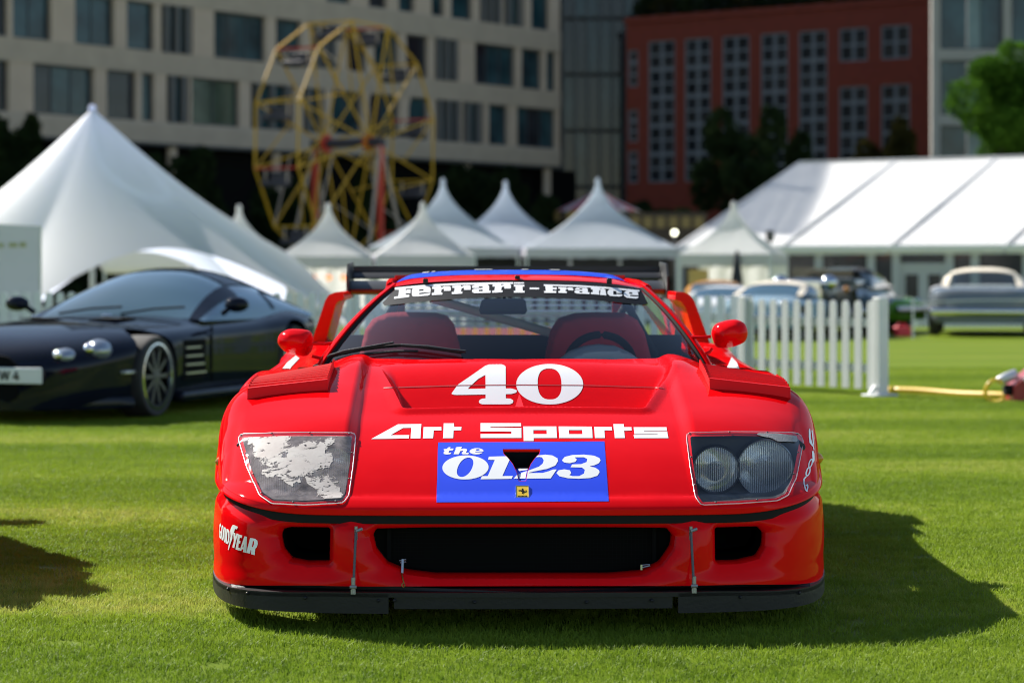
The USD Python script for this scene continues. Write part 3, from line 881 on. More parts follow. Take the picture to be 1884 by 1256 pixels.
# splitter: blade and three skirt pieces
def outline(front, side, y_end=.60, xs=None):
    q = []
    for (x, y), n in zip(PLAN[::30], PLAN_N[::30]):
        if y <= y_end:
            w = abs(n[1]) ** 1.5
            o = side + (front - side) * w
            q.append((x + n[0] * o, y + n[1] * o))
    return q
spl = outline(.068, .014)
inner = outline(-.05, -.03)
blade = Polygon(spl + inner[::-1]).buffer(0)
m = extrude(blade, .014)
zc = lambda x: .113 - .014 * np.clip((np.abs(x) - .6) / .38, 0, 1)
v = m.vertices.copy()
v[:, 2] += zc(v[:, 0]) - .006 + np.array([.010 if b > .3 else 0 for b in shapely.distance(LineString(spl), shapely.points(v[:, :2])) / .07])
m.vertices = v
obj('splitter_blade', m, 'black_plastic', car, 30)
def skirt(x0, x1, zlow, push):
    q = np.array([p for p in outline(.068 + push, .014 + push) if x0 <= p[0] <= x1])
    t = np.array([p for p in outline(.060 + push, .006 + push) if x0 <= p[0] <= x1])
    a = np.stack([np.c_[t, np.full(len(t), zlow)], np.c_[q, np.full(len(q), zlow)], np.c_[q, zc(q[:, 0]) + .004], np.c_[t, zc(t[:, 0]) + .004]], 0)
    m = grid_mesh(a, close_u=True, flip=True)
    return m
obj('splitter_skirt', skirt(-.395, .455, .072, -.006), 'black_plastic', car, 40)
obj('splitter_skirt', skirt(-1.2, -.40, .058, .0), 'black_plastic', car, 40)
obj('splitter_skirt', skirt(.46, 1.2, .058, .0), 'black_plastic', car, 40)
for u, v in [(420, 1083), (455, 1091), (561, 1099), (697, 1104), (725, 1104), (874, 1107), (1080, 1107), (1200, 1104), (1362, 1098), (1470, 1090)]:
    d = sight([(u, v)])[0]
    x = (CAM_L + d * 7.0)[0]
    ln = LineString(outline(.070, .016))
    p = min((Point(q) for q in resample(ln.coords, .004)), key=lambda q: abs((CAM_L[0] + d[0] * (q.y - CAM_L[1]) / d[1]) - q.x))
    z = (CAM_L + d * (p.y - CAM_L[1]) / d[1])[2]
    s = trimesh.creation.icosphere(1, .0055); s.apply_translation((p.x, p.y, z))
    obj('skirt_screw', s, 'black_plastic', car, True)
# support rods in front of the bumper
for (u0, v0, u1, v1) in [(655, 974, 650, 1086), (1271, 974, 1277, 1084)]:
    a, b = on_y(u0, v0, -.012), on_y(u1, v1, -.062)
    r = obj('splitter_rod', tube([a, a * .5 + b * .5, b], .0042, 10), 'dark_metal', car, 40)
    obj('rod_end', join([tube([a + (0, 0, .010), a - (0, 0, .030)], .0052, 10), tube([a + (-.002, -.006, -.004), a + (.018, .004, .002)], .005, 8)]), 'rod_steel', r, 40)
    obj('rod_end', join([tube([b + (0, 0, .040), b - (0, 0, .008)], .0066, 10), tube([b + (-.010, -.008, .012), b + (.010, -.008, .012)], .0050, 8), bx(b[0] - .007, b[1] - .005, b[2] - .010, b[0] + .007, b[1] + .008, b[2] + .004)]), 'rod_steel', r, 40)
# tow pin, its lanyard and the quick fastener in the centre opening
a, b = on_y(741, 1031, .03), on_y(740, 1054, .012)
obj('lid_pin', join([tube([a + (0, 0, .004), b], .0045, 8), tube([a + (-.010, 0, 0), a + (.010, 0, .004)], .0022, 6), tube([a + (-.008, 0, -.006), a + (.010, 0, -.003)], .0018, 6)]), 'steel', car, 40)
pts = [on_y(739, 1054, .008), on_y(741, 1064, -.012), on_y(743, 1072, -.02), on_y(745, 1077, -.022), on_y(742, 1080, -.022), on_y(739, 1076, -.022), on_y(741, 1072, -.02)]
obj('lanyard', tube(pts, .0022, 6), 'bronze', car, True)
a, b = on_y(1180, 1044, .03), on_y(1196, 1040, .025)
obj('lid_pin', join([tube([a, b], .0025, 8), tube([a + (0, 0, .008), b + (0, 0, .004)], .0016, 6), tube([a + (0, 0, -.006), a + (0, 0, .010)], .004, 8)]), 'steel', car, 40)

# lettering on the bumper corner and on the right wing
Z7 = (395, 950, 15.7)
gy = [([(195, 232), (178, 184), (152, 235), (142, 400), (146, 585), (176, 632), (196, 640), (202, 420), (172, 412), (172, 470), (182, 480), (180, 570), (164, 545), (160, 400), (164, 280), (176, 262), (182, 300), (196, 296)], None),
      (ell(236, 462, 36, 218, 24, 2.4), ell(236, 460, 11, 160, 16)), (ell(306, 522, 38, 222, 24, 2.4), ell(306, 520, 11, 165, 16)),
      ([(352, 345), (405, 362), (436, 420), (440, 560), (424, 720), (392, 788), (332, 765)], [(378, 430), (402, 470), (402, 600), (388, 710), (364, 712)]),
      ([(525, 240), (560, 232), (684, 290), (652, 362), (600, 345), (574, 430), (545, 480), (520, 560), (518, 640), (480, 740), (412, 962), (394, 940), (440, 720), (474, 560), (458, 410), (490, 310)], None),
      ([(545, 448), (602, 470), (614, 570), (642, 480), (694, 492), (622, 700), (580, 902), (518, 880), (570, 690)], None),
      ([(690, 505), (806, 540), (795, 615), (738, 598), (722, 690), (756, 702), (745, 775), (706, 765), (690, 885), (746, 905), (730, 975), (614, 940)], None),
      ([(870, 563), (946, 580), (922, 1042), (830, 1016), (840, 945), (797, 928), (780, 985), (733, 970)], [(853, 780), (812, 872), (842, 880)]),
      ([(1035, 610), (1180, 638), (1240, 690), (1253, 780), (1222, 880), (1178, 930), (1166, 1106), (1058, 1076), (1068, 965), (1046, 960), (1030, 1062), (924, 1035)], [(1118, 690), (1082, 866), (1112, 872), (1146, 790), (1142, 705)])]
for g, h in gy:
    p = px_poly([pix(g, *Z7)], [pix(h, *Z7)] if h else [])
    obj('letter_film', decal_mesh(p, BUMPER, .0015, 2, .6), 'decal_white', car)
Z8 = (1450, 770, 6.97)
def stroke(pts, w):
    return LineString(pix(pts, *Z8)).buffer(w / 2, cap_style=2)
gr = [stroke([(228, 742), (200, 775), (202, 830), (222, 915), (238, 930), (250, 880), (246, 850), (224, 862)], 2.3),
      Polygon(pix(ell(252, 680, 30, 62, 24, 2, -.25), *Z8)).difference(Polygon(pix(ell(252, 680, 13, 44, 18, 2, -.25), *Z8))),
      Polygon(pix(ell(284, 575, 27, 62, 24, 2, -.25), *Z8)).difference(Polygon(pix(ell(284, 575, 12, 44, 18, 2, -.25), *Z8))),
      Polygon(pix([(300, 420), (318, 410), (332, 450), (334, 530), (320, 570), (306, 500)], *Z8)),
      Polygon(pix([(262, 150), (275, 120), (284, 180), (288, 260), (308, 320), (322, 370), (300, 350), (270, 310), (262, 240)], *Z8)),
      stroke([(302, 150), (312, 240), (322, 330)], 1.8), stroke([(314, 330), (326, 400)], 1.6)]
for g in gr:
    m = decal_mesh(g, LID, .0015, 2, .8)
    obj('letter_film', m, 'decal_white', car)
# side marker lamps
for (u, v, y, sg) in [(407, 849, .62, -1), (1504, 843, .62, 1)]:
    c = on_y(u, v, y)
    m = turned([(.001, -.020), (.012, -.012), (.019, 0), (.020, .012)], 'x', 14, (0, 0, 0))
    if sg > 0:
        m.vertices[:, 0] *= -1; m.faces = m.faces[:, ::-1]
    m.vertices[:, 2] *= 1.15
    m.apply_translation(c)
    obj('side_marker', m, 'amber', car, 40)

# ------------------------------------------------------------------ louvres over the front wheels
def louvres(px):
    (u0, v0), (u1, v1) = px          # outer and inner foot of the first slat
    a, b = on_height([(u0, v0), (u1, v1)], top_full)
    sg = 1 if b[0] > a[0] else -1
    n, pitch, h = 9, .040, .031
    x0, x1 = sorted((a[0], b[0]))
    for k in range(n):
        y = min(a[1], b[1]) + k * pitch
        xs = np.linspace(x0, x1, 9)
        if k == 0:
            prof = [(-.010, -.010), (0, h), (.010, h + .002), (pitch - .003, h - .010)]
        else:
            prof = [(-.004, -.006), (.0, h * .9), (.006, h + .001), (pitch - .003, h - .012)]
        P = np.zeros((len(prof) * 2, len(xs), 3))
        zs = top_full(xs, np.full(len(xs), y))
        zl_ = np.linspace(top_full(np.array([xs[0] * .985]), np.array([y]))[0], zs[-1], len(xs)) if False else zs
        lin = np.polyval(np.polyfit(xs, zs, 1), xs)
        for j, (dy, dz) in enumerate(prof):
            base = zs if dz <= 0 else lin
            P[j] = np.c_[xs, np.full(len(xs), y + dy), base + dz]
            P[len(prof) * 2 - 1 - j] = np.c_[xs, np.full(len(xs), y + dy + .004), base + dz - .0025]
        obj('louvre_slat', grid_mesh(P, close_u=True, flip=True), 'red_slats', car)
    for x in (x0, x1):
        yy = min(a[1], b[1]) + np.linspace(-.010, (n - 1) * pitch + .045, n * 4 + 1)
        zz = top_full(np.full(len(yy), x), yy)
        teeth = h + .003 - .010 * np.r_[[((k - 1) % 4) / 4 for k in range(len(yy))]]
        teeth[0] = 0; teeth[-1] = .0
        poly = Polygon(np.vstack([np.c_[yy, zz + teeth], np.c_[yy, zz - .015][::-1]])).buffer(0)
        m = extrude(poly, .004)
        m.apply_transform(np.array([[0, 0, 1, 0], [1, 0, 0, 0], [0, 1, 0, 0], [0, 0, 0, 1.0]]))
        m.apply_translation((x - .002, 0, 0))
        obj('louvre_side', m, 'red_slats', car)
louvres([(457, 730), (602, 716)])
louvres([(1451, 726), (1306, 714)])
# ------------------------------------------------------------------ cabin
def puff(poly, y, bulge, depth, soft=.05, step=.012):
    """a padded panel: outline in (x, z), its face bulging towards -y"""
    P, T = triangulate(np.vstack([edge_points(poly, step), fill_points(poly, step)]), poly)
    d = shapely.distance(poly.exterior, shapely.points(P))
    k = np.clip(d / soft, 0, 1)
    f = y - bulge * np.sqrt(1 - (1 - k) ** 2)
    front = tm(np.c_[P[:, 0], f, P[:, 1]], T)
    back = tm(np.c_[P[:, 0], np.full(len(P), y + depth), P[:, 1]], T[:, ::-1])
    r = resample(poly.exterior.coords, step)
    side = grid_mesh(np.stack([np.c_[r[:, 0], np.full(len(r), y), r[:, 1]], np.c_[r[:, 0], np.full(len(r), y + depth), r[:, 1]]], 0))
    m = join([front, back, side]); m.merge_vertices(digits_vertex=5)
    m.fix_normals()
    return m
def px_plane(px, y):
    return Polygon([tuple(on_y(u, v, y)[[0, 2]]) for u, v in px])
def soft_px(px, r):
    return list(Polygon(px).buffer(-r).buffer(2 * r).buffer(-r).exterior.coords)[:-1]

BL, BR, BC = on_y(601, 668, 1.62), on_y(1299, 679, 1.62), np.array([0, 1.265, .748])
TL, TR, TC = on_y(731, 525.5, 2.11), on_y(1180, 530, 2.11), on_y(953, 514.5, 1.95)
def ws(t, k):
    t = np.asarray(t, float)[..., None]; k = np.asarray(k, float)[..., None]
    a = np.abs(t)
    e = np.array([1.0, 2.2, 3.0])
    w = a ** e
    lo = np.where(t < 0, BC + (BL - BC) * w, BC + (BR - BC) * w)
    hi = np.where(t < 0, TC + (TL - TC) * w, TC + (TR - TC) * w)
    p = lo * (1 - k) + hi * k
    bul = k * (1 - k) * 4
    p = p + np.concatenate([np.sign(t) * a * .012 * bul, -.03 * bul, .012 * bul], -1)
    return p
tt, kk = np.meshgrid(np.linspace(-1, 1, 81), np.linspace(-.03, 1, 25))
WS = grid_mesh(ws(tt, kk))
obj('windscreen', WS, 'windscreen_glass', car, True)
def edge_strip(sg, offs, name, m):
    ks = np.linspace(-.10, 1.0, 30)
    E = ws(np.full(30, sg * 1.0), ks)
    rows = [E + np.array([sg * o[0], o[1], o[2]]) * (1 - .25 * np.clip(ks, 0, 1))[:, None] for o in offs]
    return obj(name, grid_mesh(np.stack(rows, 0), flip=(sg < 0)), m, car, 40)
for sg in (-1, 1):
    edge_strip(sg, [(-.016, .012, .002), (-.010, -.004, .002), (.002, -.006, .006), (.006, .004, .006)], 'windscreen_seal', 'rubber')
    edge_strip(sg, [(.005, .006, .004), (.010, -.002, .012), (.022, .008, .014), (.032, .045, .008), (.034, .10, -.004)], 'windscreen_pillar', 'red_paint')
# roof
def roof_head(x):
    t = np.clip(np.abs(x) / .48, 0, 1.1)
    return TC[1] + (2.11 - TC[1]) * t ** 2.2, TC[2] + .002 + ((TL[2] + TR[2]) / 2 - TC[2]) * t ** 3
RISE = PchipInterpolator([-.2, 0, .12, .35, .65, .9, 1.1], [-.06, 0, .014, .029, .033, .022, .0])
def roof_z(x, y):
    yh, zh = roof_head(x)
    return zh + RISE(np.clip(y - yh, -.2, 1.1)) - .040 * np.clip((np.abs(x) - .40) / .10, 0, 1.6) ** 2 * sstep(0, .3, y - yh)
def roof_part(y0, y1, name, m, lift=0.0, n=30):
    P = []
    for k in np.linspace(0, 1, n):
        x = np.linspace(-.50, .50, 61) + .0
        yh, _ = roof_head(x)
        y = yh + y0 + (y1 - y0) * k
        P.append(np.c_[x, y, roof_z(x, y) + lift])
    return obj(name, grid_mesh(np.array(P)[:, ::-1]), m, car, 60)
roof_part(-.022, .145, 'roof_header', 'red_paint', .001)
roof_part(.14, .98, 'roof', 'blue_paint', .003)
roof_part(.0, .98, 'roof_lining', 'interior_black', -.02)
for (u0, u1) in [(777, 789), (794, 800), (873, 906), (960, 972), (1012, 1030)]:
    y = 2.45
    x0, x1 = (on_y(u, 500, y)[0] for u in (u0, u1))
    x = np.linspace(x0, x1, 8)
    P = np.array([np.c_[x, np.full(8, yy), roof_z(x, np.full(8, yy)) + .007] for yy in (2.40, 2.5, 2.6)])
    obj('roof_film', grid_mesh(P[:, ::-1]), 'decal_white', car)
for (u, v) in [(783, 517), (952, 511.5), (1121, 517)]:
    c = on_y(u, v, 1.955 if u > 900 and u < 1000 else 1.99)
    obj('header_clip', rbox(c[0] - .010, c[1] - .012, c[2] - .010, c[0] + .010, c[1] + .012, c[2] + .010, .003, 8), 'black_plastic', car, 40)
# dark band across the top of the screen and its lettering
band = Polygon([(733, 527.5), (780, 522.5), (830, 519.5), (890, 517), (953, 516), (1020, 517), (1080, 520), (1130, 524), (1178, 532), (1192, 560), (1180, 562), (1100, 553.5), (1020, 549), (950, 547), (880, 548.5), (800, 553.5), (708, 563), (704, 558)])
obj('screen_band', decal_mesh(band, WS, .0025, 6, 4), 'band_black', car, 30)
Y1, Y2 = (720, 510, 7.85), (950, 510, 7.85)
R_ = [(595, 155), (715, 145), (722, 168), (765, 147), (840, 145), (861, 163), (858, 210), (765, 212), (762, 180), (728, 190), (716, 240), (739, 236), (739, 265), (590, 273), (590, 243), (622, 240), (630, 184), (595, 182)]
def sh(p, dx, dy): return [(x + dx, y + dy) for x, y in p]
txt = [
    ([pix([(57, 165), (300, 142), (540, 122), (1000, 100), (1757, 86), (1757, 112), (1000, 125), (540, 148), (210, 180), (212, 207), (240, 195), (281, 191), (279, 246), (245, 243), (210, 241), (212, 272), (264, 267), (262, 298), (47, 326), (47, 298), (107, 290), (119, 195), (57, 193)], *Y1)], []),
    ([pix([(303, 205), (312, 180), (340, 164), (535, 153), (560, 160), (570, 180), (569, 229), (468, 234), (468, 256), (567, 240), (560, 266), (530, 279), (345, 292), (312, 288), (303, 270)], *Y1)], [pix([(404, 190), (470, 185), (470, 212), (404, 216)], *Y1), pix([(404, 240), (468, 235), (468, 258), (404, 263)], *Y1)]),
    ([pix(R_, *Y1)], []), ([pix(sh(R_, 288, -14), *Y1)], []),
    ([pix([(1170, 140), (1200, 125), (1390, 118), (1412, 140), (1412, 210), (1436, 210), (1434, 240), (1200, 245), (1170, 230), (1168, 197), (1200, 182), (1265, 180), (1265, 172), (1170, 170)], *Y1)], [pix([(1265, 149), (1320, 148), (1320, 171), (1265, 173)], *Y1), pix([(1265, 194), (1320, 192), (1320, 218), (1265, 219)], *Y1)]),
    ([pix(sh(R_, 868, -33), *Y1)], []),
    ([pix([(-35, 89), (110, 90), (112, 108), (-38, 110)], *Y2)], []),
    ([pix([(-36, 122), (115, 125), (115, 150), (90, 152), (92, 210), (120, 212), (120, 237), (-36, 238), (-36, 212), (-12, 212), (-12, 150), (-36, 150)], *Y2)], []),
    ([pix([(192, 165), (328, 166), (328, 190), (192, 189)], *Y2)], []),
    ([pix([(395, 118), (900, 130), (1300, 155), (1775, 200), (1770, 222), (1300, 181), (900, 155), (525, 140), (525, 162), (545, 165), (582, 160), (582, 196), (545, 190), (525, 190), (525, 212), (575, 214), (575, 243), (400, 240), (400, 215), (425, 212), (415, 142), (395, 140)], *Y2)], []),
    ([pix([(605, 155), (715, 158), (720, 175), (760, 160), (805, 165), (820, 180), (820, 206), (748, 204), (742, 184), (716, 190), (706, 218), (728, 220), (728, 245), (605, 240), (605, 215), (630, 213), (630, 182), (605, 180)], *Y2)], []),
    ([pix([(840, 185), (870, 166), (1010, 168), (1030, 188), (1030, 230), (1053, 232), (1053, 259), (870, 250), (838, 235), (838, 214), (862, 203), (910, 203), (910, 196), (840, 195)], *Y2)], [pix([(910, 176), (950, 178), (950, 196), (910, 194)], *Y2), pix([(910, 215), (950, 217), (950, 237), (910, 235)], *Y2)]),
    ([pix([(1075, 165), (1200, 170), (1206, 186), (1250, 178), (1282, 192), (1292, 250), (1296, 276), (1205, 271), (1206, 250), (1214, 205), (1194, 200), (1190, 240), (1196, 266), (1075, 258), (1075, 233), (1100, 231), (1100, 192), (1075, 190)], *Y2)], []),
    ([pix([(1312, 218), (1340, 189), (1490, 195), (1521, 215), (1516, 246), (1442, 241), (1440, 216), (1395, 213), (1396, 265), (1440, 268), (1444, 258), (1526, 265), (1520, 286), (1480, 293), (1350, 285), (1315, 255)], *Y2)], []),
    ([pix([(1548, 238), (1580, 211), (1715, 210), (1750, 228), (1757, 276), (1640, 268), (1640, 288), (1757, 293), (1750, 316), (1720, 323), (1590, 311), (1550, 282)], *Y2)], [pix([(1625, 230), (1670, 234), (1670, 257), (1625, 253)], *Y2)])]
for rings, holes in txt:
    p = px_poly(rings, holes)
    for g in getattr(p, 'geoms', [p]):
        obj('screen_letter', decal_mesh(g, WS, .0045, 3, .8), 'decal_white', car)
# wiper
def on_screen(u, v, off):
    q, n = on_mesh([(u, v)], WS)
    return q[0] + n[0] * off
bl = [(607, 662), (630, 656), (665, 649), (700, 644), (740, 641), (770, 643), (810, 648), (850, 654)]
obj('wiper_blade', tube([on_screen(u, v, .014) for u, v in bl], .0062, 8), 'rubber', car, 40)
obj('wiper_arm', tube([on_screen(u, v, .026) for u, v in [(728, 641), (700, 645.5), (668, 651), (640, 655.5), (612, 664)]], .0042, 8), 'black_plastic', car, 40)
obj('wiper_arm', tube([on_screen(u, v, .024) for u, v in [(742, 645), (790, 648), (830, 654), (858, 657)]], .0060, 8), 'black_plastic', car, 40)
obj('wiper_link', tube([on_screen(u, v, .010) for u, v in [(622, 666), (645, 659), (680, 654), (730, 650), (770, 650)]], .0042, 8), 'black_plastic', car, 40)

# inside: tub, dash, seats, cage
obj('cockpit_floor', bx(-.70, 1.35, .20, .70, 2.8, .22), 'interior_black', car)
obj('bulkhead', bx(-.72, 2.76, .20, .72, 2.80, on_y(900, 616, 2.76)[2]), 'interior_black', car)
for sg in (-1, 1):
    obj('inner_door', bx(sg * .745, 1.55, .2, sg * .725, 2.8, .735), 'interior_black', car)
dd = Polygon([(1.50, .60), (1.50, .715), (1.72, .715), (1.92, .690), (1.95, .60)])
m = extrude(dd, 1.36); m.apply_transform(np.array([[0, 0, 1, -.68], [1, 0, 0, 0], [0, 1, 0, 0], [0, 0, 0, 1.0]]))
obj('dashboard', m, 'interior_black', car)
obj('cowl', grid_mesh(np.stack([ws(np.linspace(-1, 1, 41), np.full(41, -.02)) + (0, .004, -.008), np.c_[np.linspace(-.70, .70, 41), np.full(41, 1.72), np.full(41, .716)]], 0)), 'interior_black', car)
pod = px_plane(soft_px([(1026, 690), (1030, 664), (1050, 648), (1078, 638), (1105, 635), (1135, 638), (1160, 649), (1180, 664), (1184, 690)], 6), 1.74)
obj('instrument_hood', puff(pod, 1.74, .05, .16, .05), 'dash_grey', car, 50)
a = np.linspace(0, 2 * np.pi, 48)
c = on_y(1104, 672, 2.02)
r = 62 / FPX * 9.0
st = np.c_[c[0] + r * np.cos(a), c[1] - .3 * r * np.sin(a), c[2] + .92 * r * np.sin(a)]
wheel_ = obj('steering_wheel', tube(st, .015, 10, cap=False), 'rubber', car, True)
for q in (np.pi / 2 * 3, .3, np.pi - .3):
    obj('steering_spoke', bar(c, c + np.array([r * np.cos(q), -.3 * r * np.sin(q), .92 * r * np.sin(q)]), .02, .005), 'rubber', wheel_)
for px in ([(652, 720), (662, 650), (672, 606), (686, 586), (712, 576), (740, 574.5), (800, 575.5), (822, 581), (835, 597), (846, 640), (858, 720)],
           [(996, 720), (1004, 655), (1013, 610), (1028, 586), (1058, 576.5), (1090, 575), (1150, 575.5), (1172, 588), (1186, 612), (1198, 660), (1208, 720)]):
    seat = obj('seat_shell', puff(px_plane(soft_px(px, 9), 2.48), 2.48, .055, .10, .075), 'seat_red', car, 60)
    x0, x1 = (px_plane(px, 2.48).bounds[k] for k in (0, 2))
    obj('seat_cushion', rbox(x0 + .02, 2.0, .25, x1 - .02, 2.46, .42, .05), 'seat_red', seat, 50)
obj('cage_diagonal', tube([on_y(792, 548, 2.70), on_y(1012, 612, 2.72)], .019, 14), 'cage_silver', car, 40)
for sg in (-1, 1):
    obj('cage_hoop', tube([(sg * .62, 2.72, .25), (sg * .60, 2.72, .74), (sg * .45, 2.72, 1.01), (0, 2.72, 1.035)], .019, 12), 'interior_black', car, 40)
obj('cage_stay', tube([on_y(1160, 548, 2.74), on_y(1138, 583, 3.2)], .016, 12), 'interior_black', car, 40)
m = puff(px_plane(soft_px([(884, 578), (881, 570), (886, 553), (892, 549), (962, 549), (967, 553), (970, 572), (966, 578)], 2.5), 2.06), 2.06, .012, .012, .012, .006)
mir = obj('cabin_mirror', m, 'black_plastic', car, 50)
obj('mirror_stem', tube([on_y(928, 550, 2.07), on_y(928, 540, 2.04)], .006, 8), 'black_plastic', mir)
# rear screen with slats, tail panels
rw = np.array([[-.47, 2.98, 1.05], [.47, 2.98, 1.05], [.52, 4.02, .775], [-.52, 4.02, .775]])
obj('rear_screen', tm(rw, [[0, 2, 1], [0, 3, 2]]), 'rear_plexi', car)
for k in range(9):
    f = .12 + k * .095
    a, b = rw[0] * (1 - f) + rw[3] * f, rw[1] * (1 - f) + rw[2] * f
    obj('rear_slat', tm(np.array([a + (.03, -.012, .012), b + (-.03, -.012, .012), b + (-.03, .030, .020), a + (.03, .030, .020)]), [[0, 1, 2], [0, 2, 3]]), 'slat_plexi', car)
obj('rear_screen_frame', join([bar(rw[0], rw[3], .05, .03), bar(rw[1], rw[2], .05, .03), bar(rw[0] - (.02, 0, 0), rw[1] + (.02, 0, 0), .06, .03)]), 'red_paint', car)
# cabin sides
for sg in (-1, 1):
    E = ws(np.full(12, float(sg)), np.linspace(0, 1, 12)) + np.array([sg * .034, .10, -.004]) * .85
    B = np.stack([np.full(12, sg * .76) + sg * np.linspace(0, -.26, 12), np.full(12, 2.95), np.linspace(.74, 1.035, 12)], -1)
    obj('side_window', grid_mesh(np.stack([E * (1 - k) + B * k for k in np.linspace(0, 1, 8)], 0)), 'side_glass', car, True)
    C = B + np.array([sg * -.0, .95, 0]) * np.linspace(1, .05, 12)[:, None]
    obj('quarter_panel', grid_mesh(np.stack([B, B * .5 + C * .5, C], 0)), 'red_paint', car, 50)
    T0, T1 = E[-1], B[-1]
    obj('roof_rail', tube([T0 + (0, -.02, 0), T0 * .5 + T1 * .5 + (sg * .006, 0, .006), T1], .018, 10), 'red_paint', car, True)

# rear body: shoulders, tail and sides
W_ = PchipInterpolator([1.60, 2.2, 2.9, 3.3, 3.7, 4.1, 4.30], [1.017, 1.0, 1.015, 1.035, 1.035, 1.01, .95])
Z_ = PchipInterpolator([1.60, 2.2, 2.8, 3.2, 3.6, 4.0, 4.30], [float(top_full(np.array([.84]), np.array([1.60]))[0]) - .002, .735, .748, .765, .765, .75, .735])
def shoulder(sg):
    P = []
    for y in np.linspace(1.605, 4.3, 60):
        w, z = float(W_(y)), float(Z_(y))
        x_in = .73 if y < 2.95 else .73 - .25 * (y - 2.95) / 1.35
        prof = [(x_in, z - .004), (w - .20, z), (w - .12, z - .004), (w - .07, z - .022), (w - .03, z - .065), (w - .008, z - .13), (w, z - .22), (w + .004, z - .32)]
        P.append([(sg * a, y, b) for a, b in prof])
    return grid_mesh(np.array(P), flip=(sg > 0))
def flank(sg):
    dom = sbox(.575, .045, 4.28, .46)
    arch = unary_union([Point(.95, .315).buffer(.345, 32), Point(3.42, .32).buffer(.36, 32)])
    q = dom.difference(arch)
    P, T = triangulate(np.vstack([edge_points(q, .04), fill_points(q, .08)]), q)
    zz = P[:, 1]
    x = np.where(P[:, 0] < 1.6, np.interp(P[:, 0], _half[:, 1], _half[:, 0]) - .004, W_(np.clip(P[:, 0], 1.6, 4.3)))
    x = x + .002 - .03 * (1 - sstep(.05, .34, zz))
    return tm(np.c_[sg * x, P[:, 0], zz], T if sg < 0 else T[:, ::-1])
SH = {}
for sg in (-1, 1):
    SH[sg] = shoulder(sg)
    obj('rear_wing', SH[sg], 'red_paint', car, 50)
    obj('side_panel', flank(sg), 'red_paint', car, 50)
obj('tail_panel', grid_mesh(np.array([[(x, 4.28 + .01 * math.cos(x), z) for x in np.linspace(-.97, .97, 9)] for z in (.12, .4, .735)])), 'red_paint', car, 40)
obj('tail_deck', grid_mesh(np.array([[(x, y, .742) for x in np.linspace(-.60, .60, 5)] for y in (4.0, 4.29)])), 'red_paint', car)
obj('under_tray', bx(-.93, .55, .075, .93, 4.2, .095), 'void_black', car)
obj('white_flash', decal_mesh(Polygon([(516, 684), (528, 668), (544, 655), (551, 660), (536, 676), (528, 690)]), SH[-1], .003, 4, 2), 'decal_white', car)
obj('white_flash', decal_mesh(Polygon([(1338, 676), (1346, 658), (1356, 668), (1364, 690), (1340, 690)]), SH[1], .003, 4, 2), 'decal_white', car)
# wheels
def wheel(x, y, r, w, sg, parent):
    o = turned([(r * .62, -w / 2), (r * .93, -w / 2), (r, -w / 2 + .025), (r, w / 2 - .025), (r * .93, w / 2), (r * .62, w / 2)], 'x', 40, (x, y, r))
    t = obj('tyre', o, 'tyre', parent, 40)
    obj('rim', join([turned([(r * .64, sg * w / 2 * .98), (r * .60, sg * w / 2 * .9), (r * .56, sg * w * .2), (r * .1, sg * w * .3), (.001, sg * w * .3)], 'x', 30, (x, y, r))]), 'bronze', t, 40)
for sg in (-1, 1):
    wheel(sg * .855, .95, .315, .25, sg, car)
    wheel(sg * .83, 3.42, .325, .33, sg, car)

# wing on its two body-coloured supports
for px, sg in ([(572, 668), (580, 640), (610, 550), (616, 541), (627, 536), (643, 535), (643, 550), (634, 551), (628, 558), (606, 640), (603, 668)], -1), ([(1305, 668), (1295, 640), (1262, 552), (1255, 542), (1245, 536), (1228, 535), (1228, 550), (1238, 552), (1246, 562), (1270, 640), (1274, 668)], 1):
    pl = px_plane(soft_px(px, 2.5), 3.85)
    ys = [(3.42, .010), (3.44, .004), (3.50, 0), (4.05, 0), (4.20, .006), (4.24, .012)]
    rings = []
    base = resample(pl.exterior.coords, .012)
    cen = np.array(pl.centroid.coords[0])
    n_ = len(base)
    for y, inset in ys:
        nrm = np.gradient(base, axis=0); nrm = np.c_[nrm[:, 1], -nrm[:, 0]]; nrm /= np.linalg.norm(nrm, axis=1, keepdims=True) + 1e-9
        if Polygon(base).exterior.is_ccw is False:
            nrm = -nrm
        q = base - nrm * inset
        rings.append(np.c_[q[:, 0], np.full(n_, y), q[:, 1]])
    m = grid_mesh(np.array(rings))
    P, T = triangulate(np.vstack([base[:-1], fill_points(pl, .02)]), pl)
    q = rings[0]
    cap = tm(np.c_[P[:, 0] * .985 + .015 * cen[0], np.full(len(P), 3.419), P[:, 1]], T)
    m.fix_normals()
    sp = obj('wing_support', m, 'red_paint', car, 50)
    obj('support_cap', cap, 'red_paint', sp)
def foil(y0, z0, chord, thick, angle, half):
    a = np.linspace(0, 2 * np.pi, 36, endpoint=False)
    u = (1 - np.cos(a)) / 2
    th = np.sin(a) * thick * (1.1 * np.sqrt(np.clip(u, 0, 1)) * (1 - u) * 1.6 + .06)
    y = u * chord; z = th
    ca, sa = math.cos(angle), math.sin(angle)
    Y, Z = y0 + y * ca - z * sa, z0 + y * sa + z * ca
    P = np.array([np.c_[np.full(36, x), Y, Z] for x in (-half, half)])
    m = grid_mesh(P.transpose(1, 0, 2), close_u=True)
    caps = trimesh.Trimesh(np.vstack([P[0], P[1]]), [[0, k, k + 1] for k in range(1, 35)] + [[36, 36 + k + 1, 36 + k] for k in range(1, 35)], process=False)
    m = join([m, caps]); m.fix_normals()
    return m
obj('wing_plane', foil(3.90, .998, .34, .046, .05, .742), 'wing_black', car, 40)
obj('wing_flap', foil(4.14, 1.050, .17, .022, .22, .742), 'wing_black', car, 40)
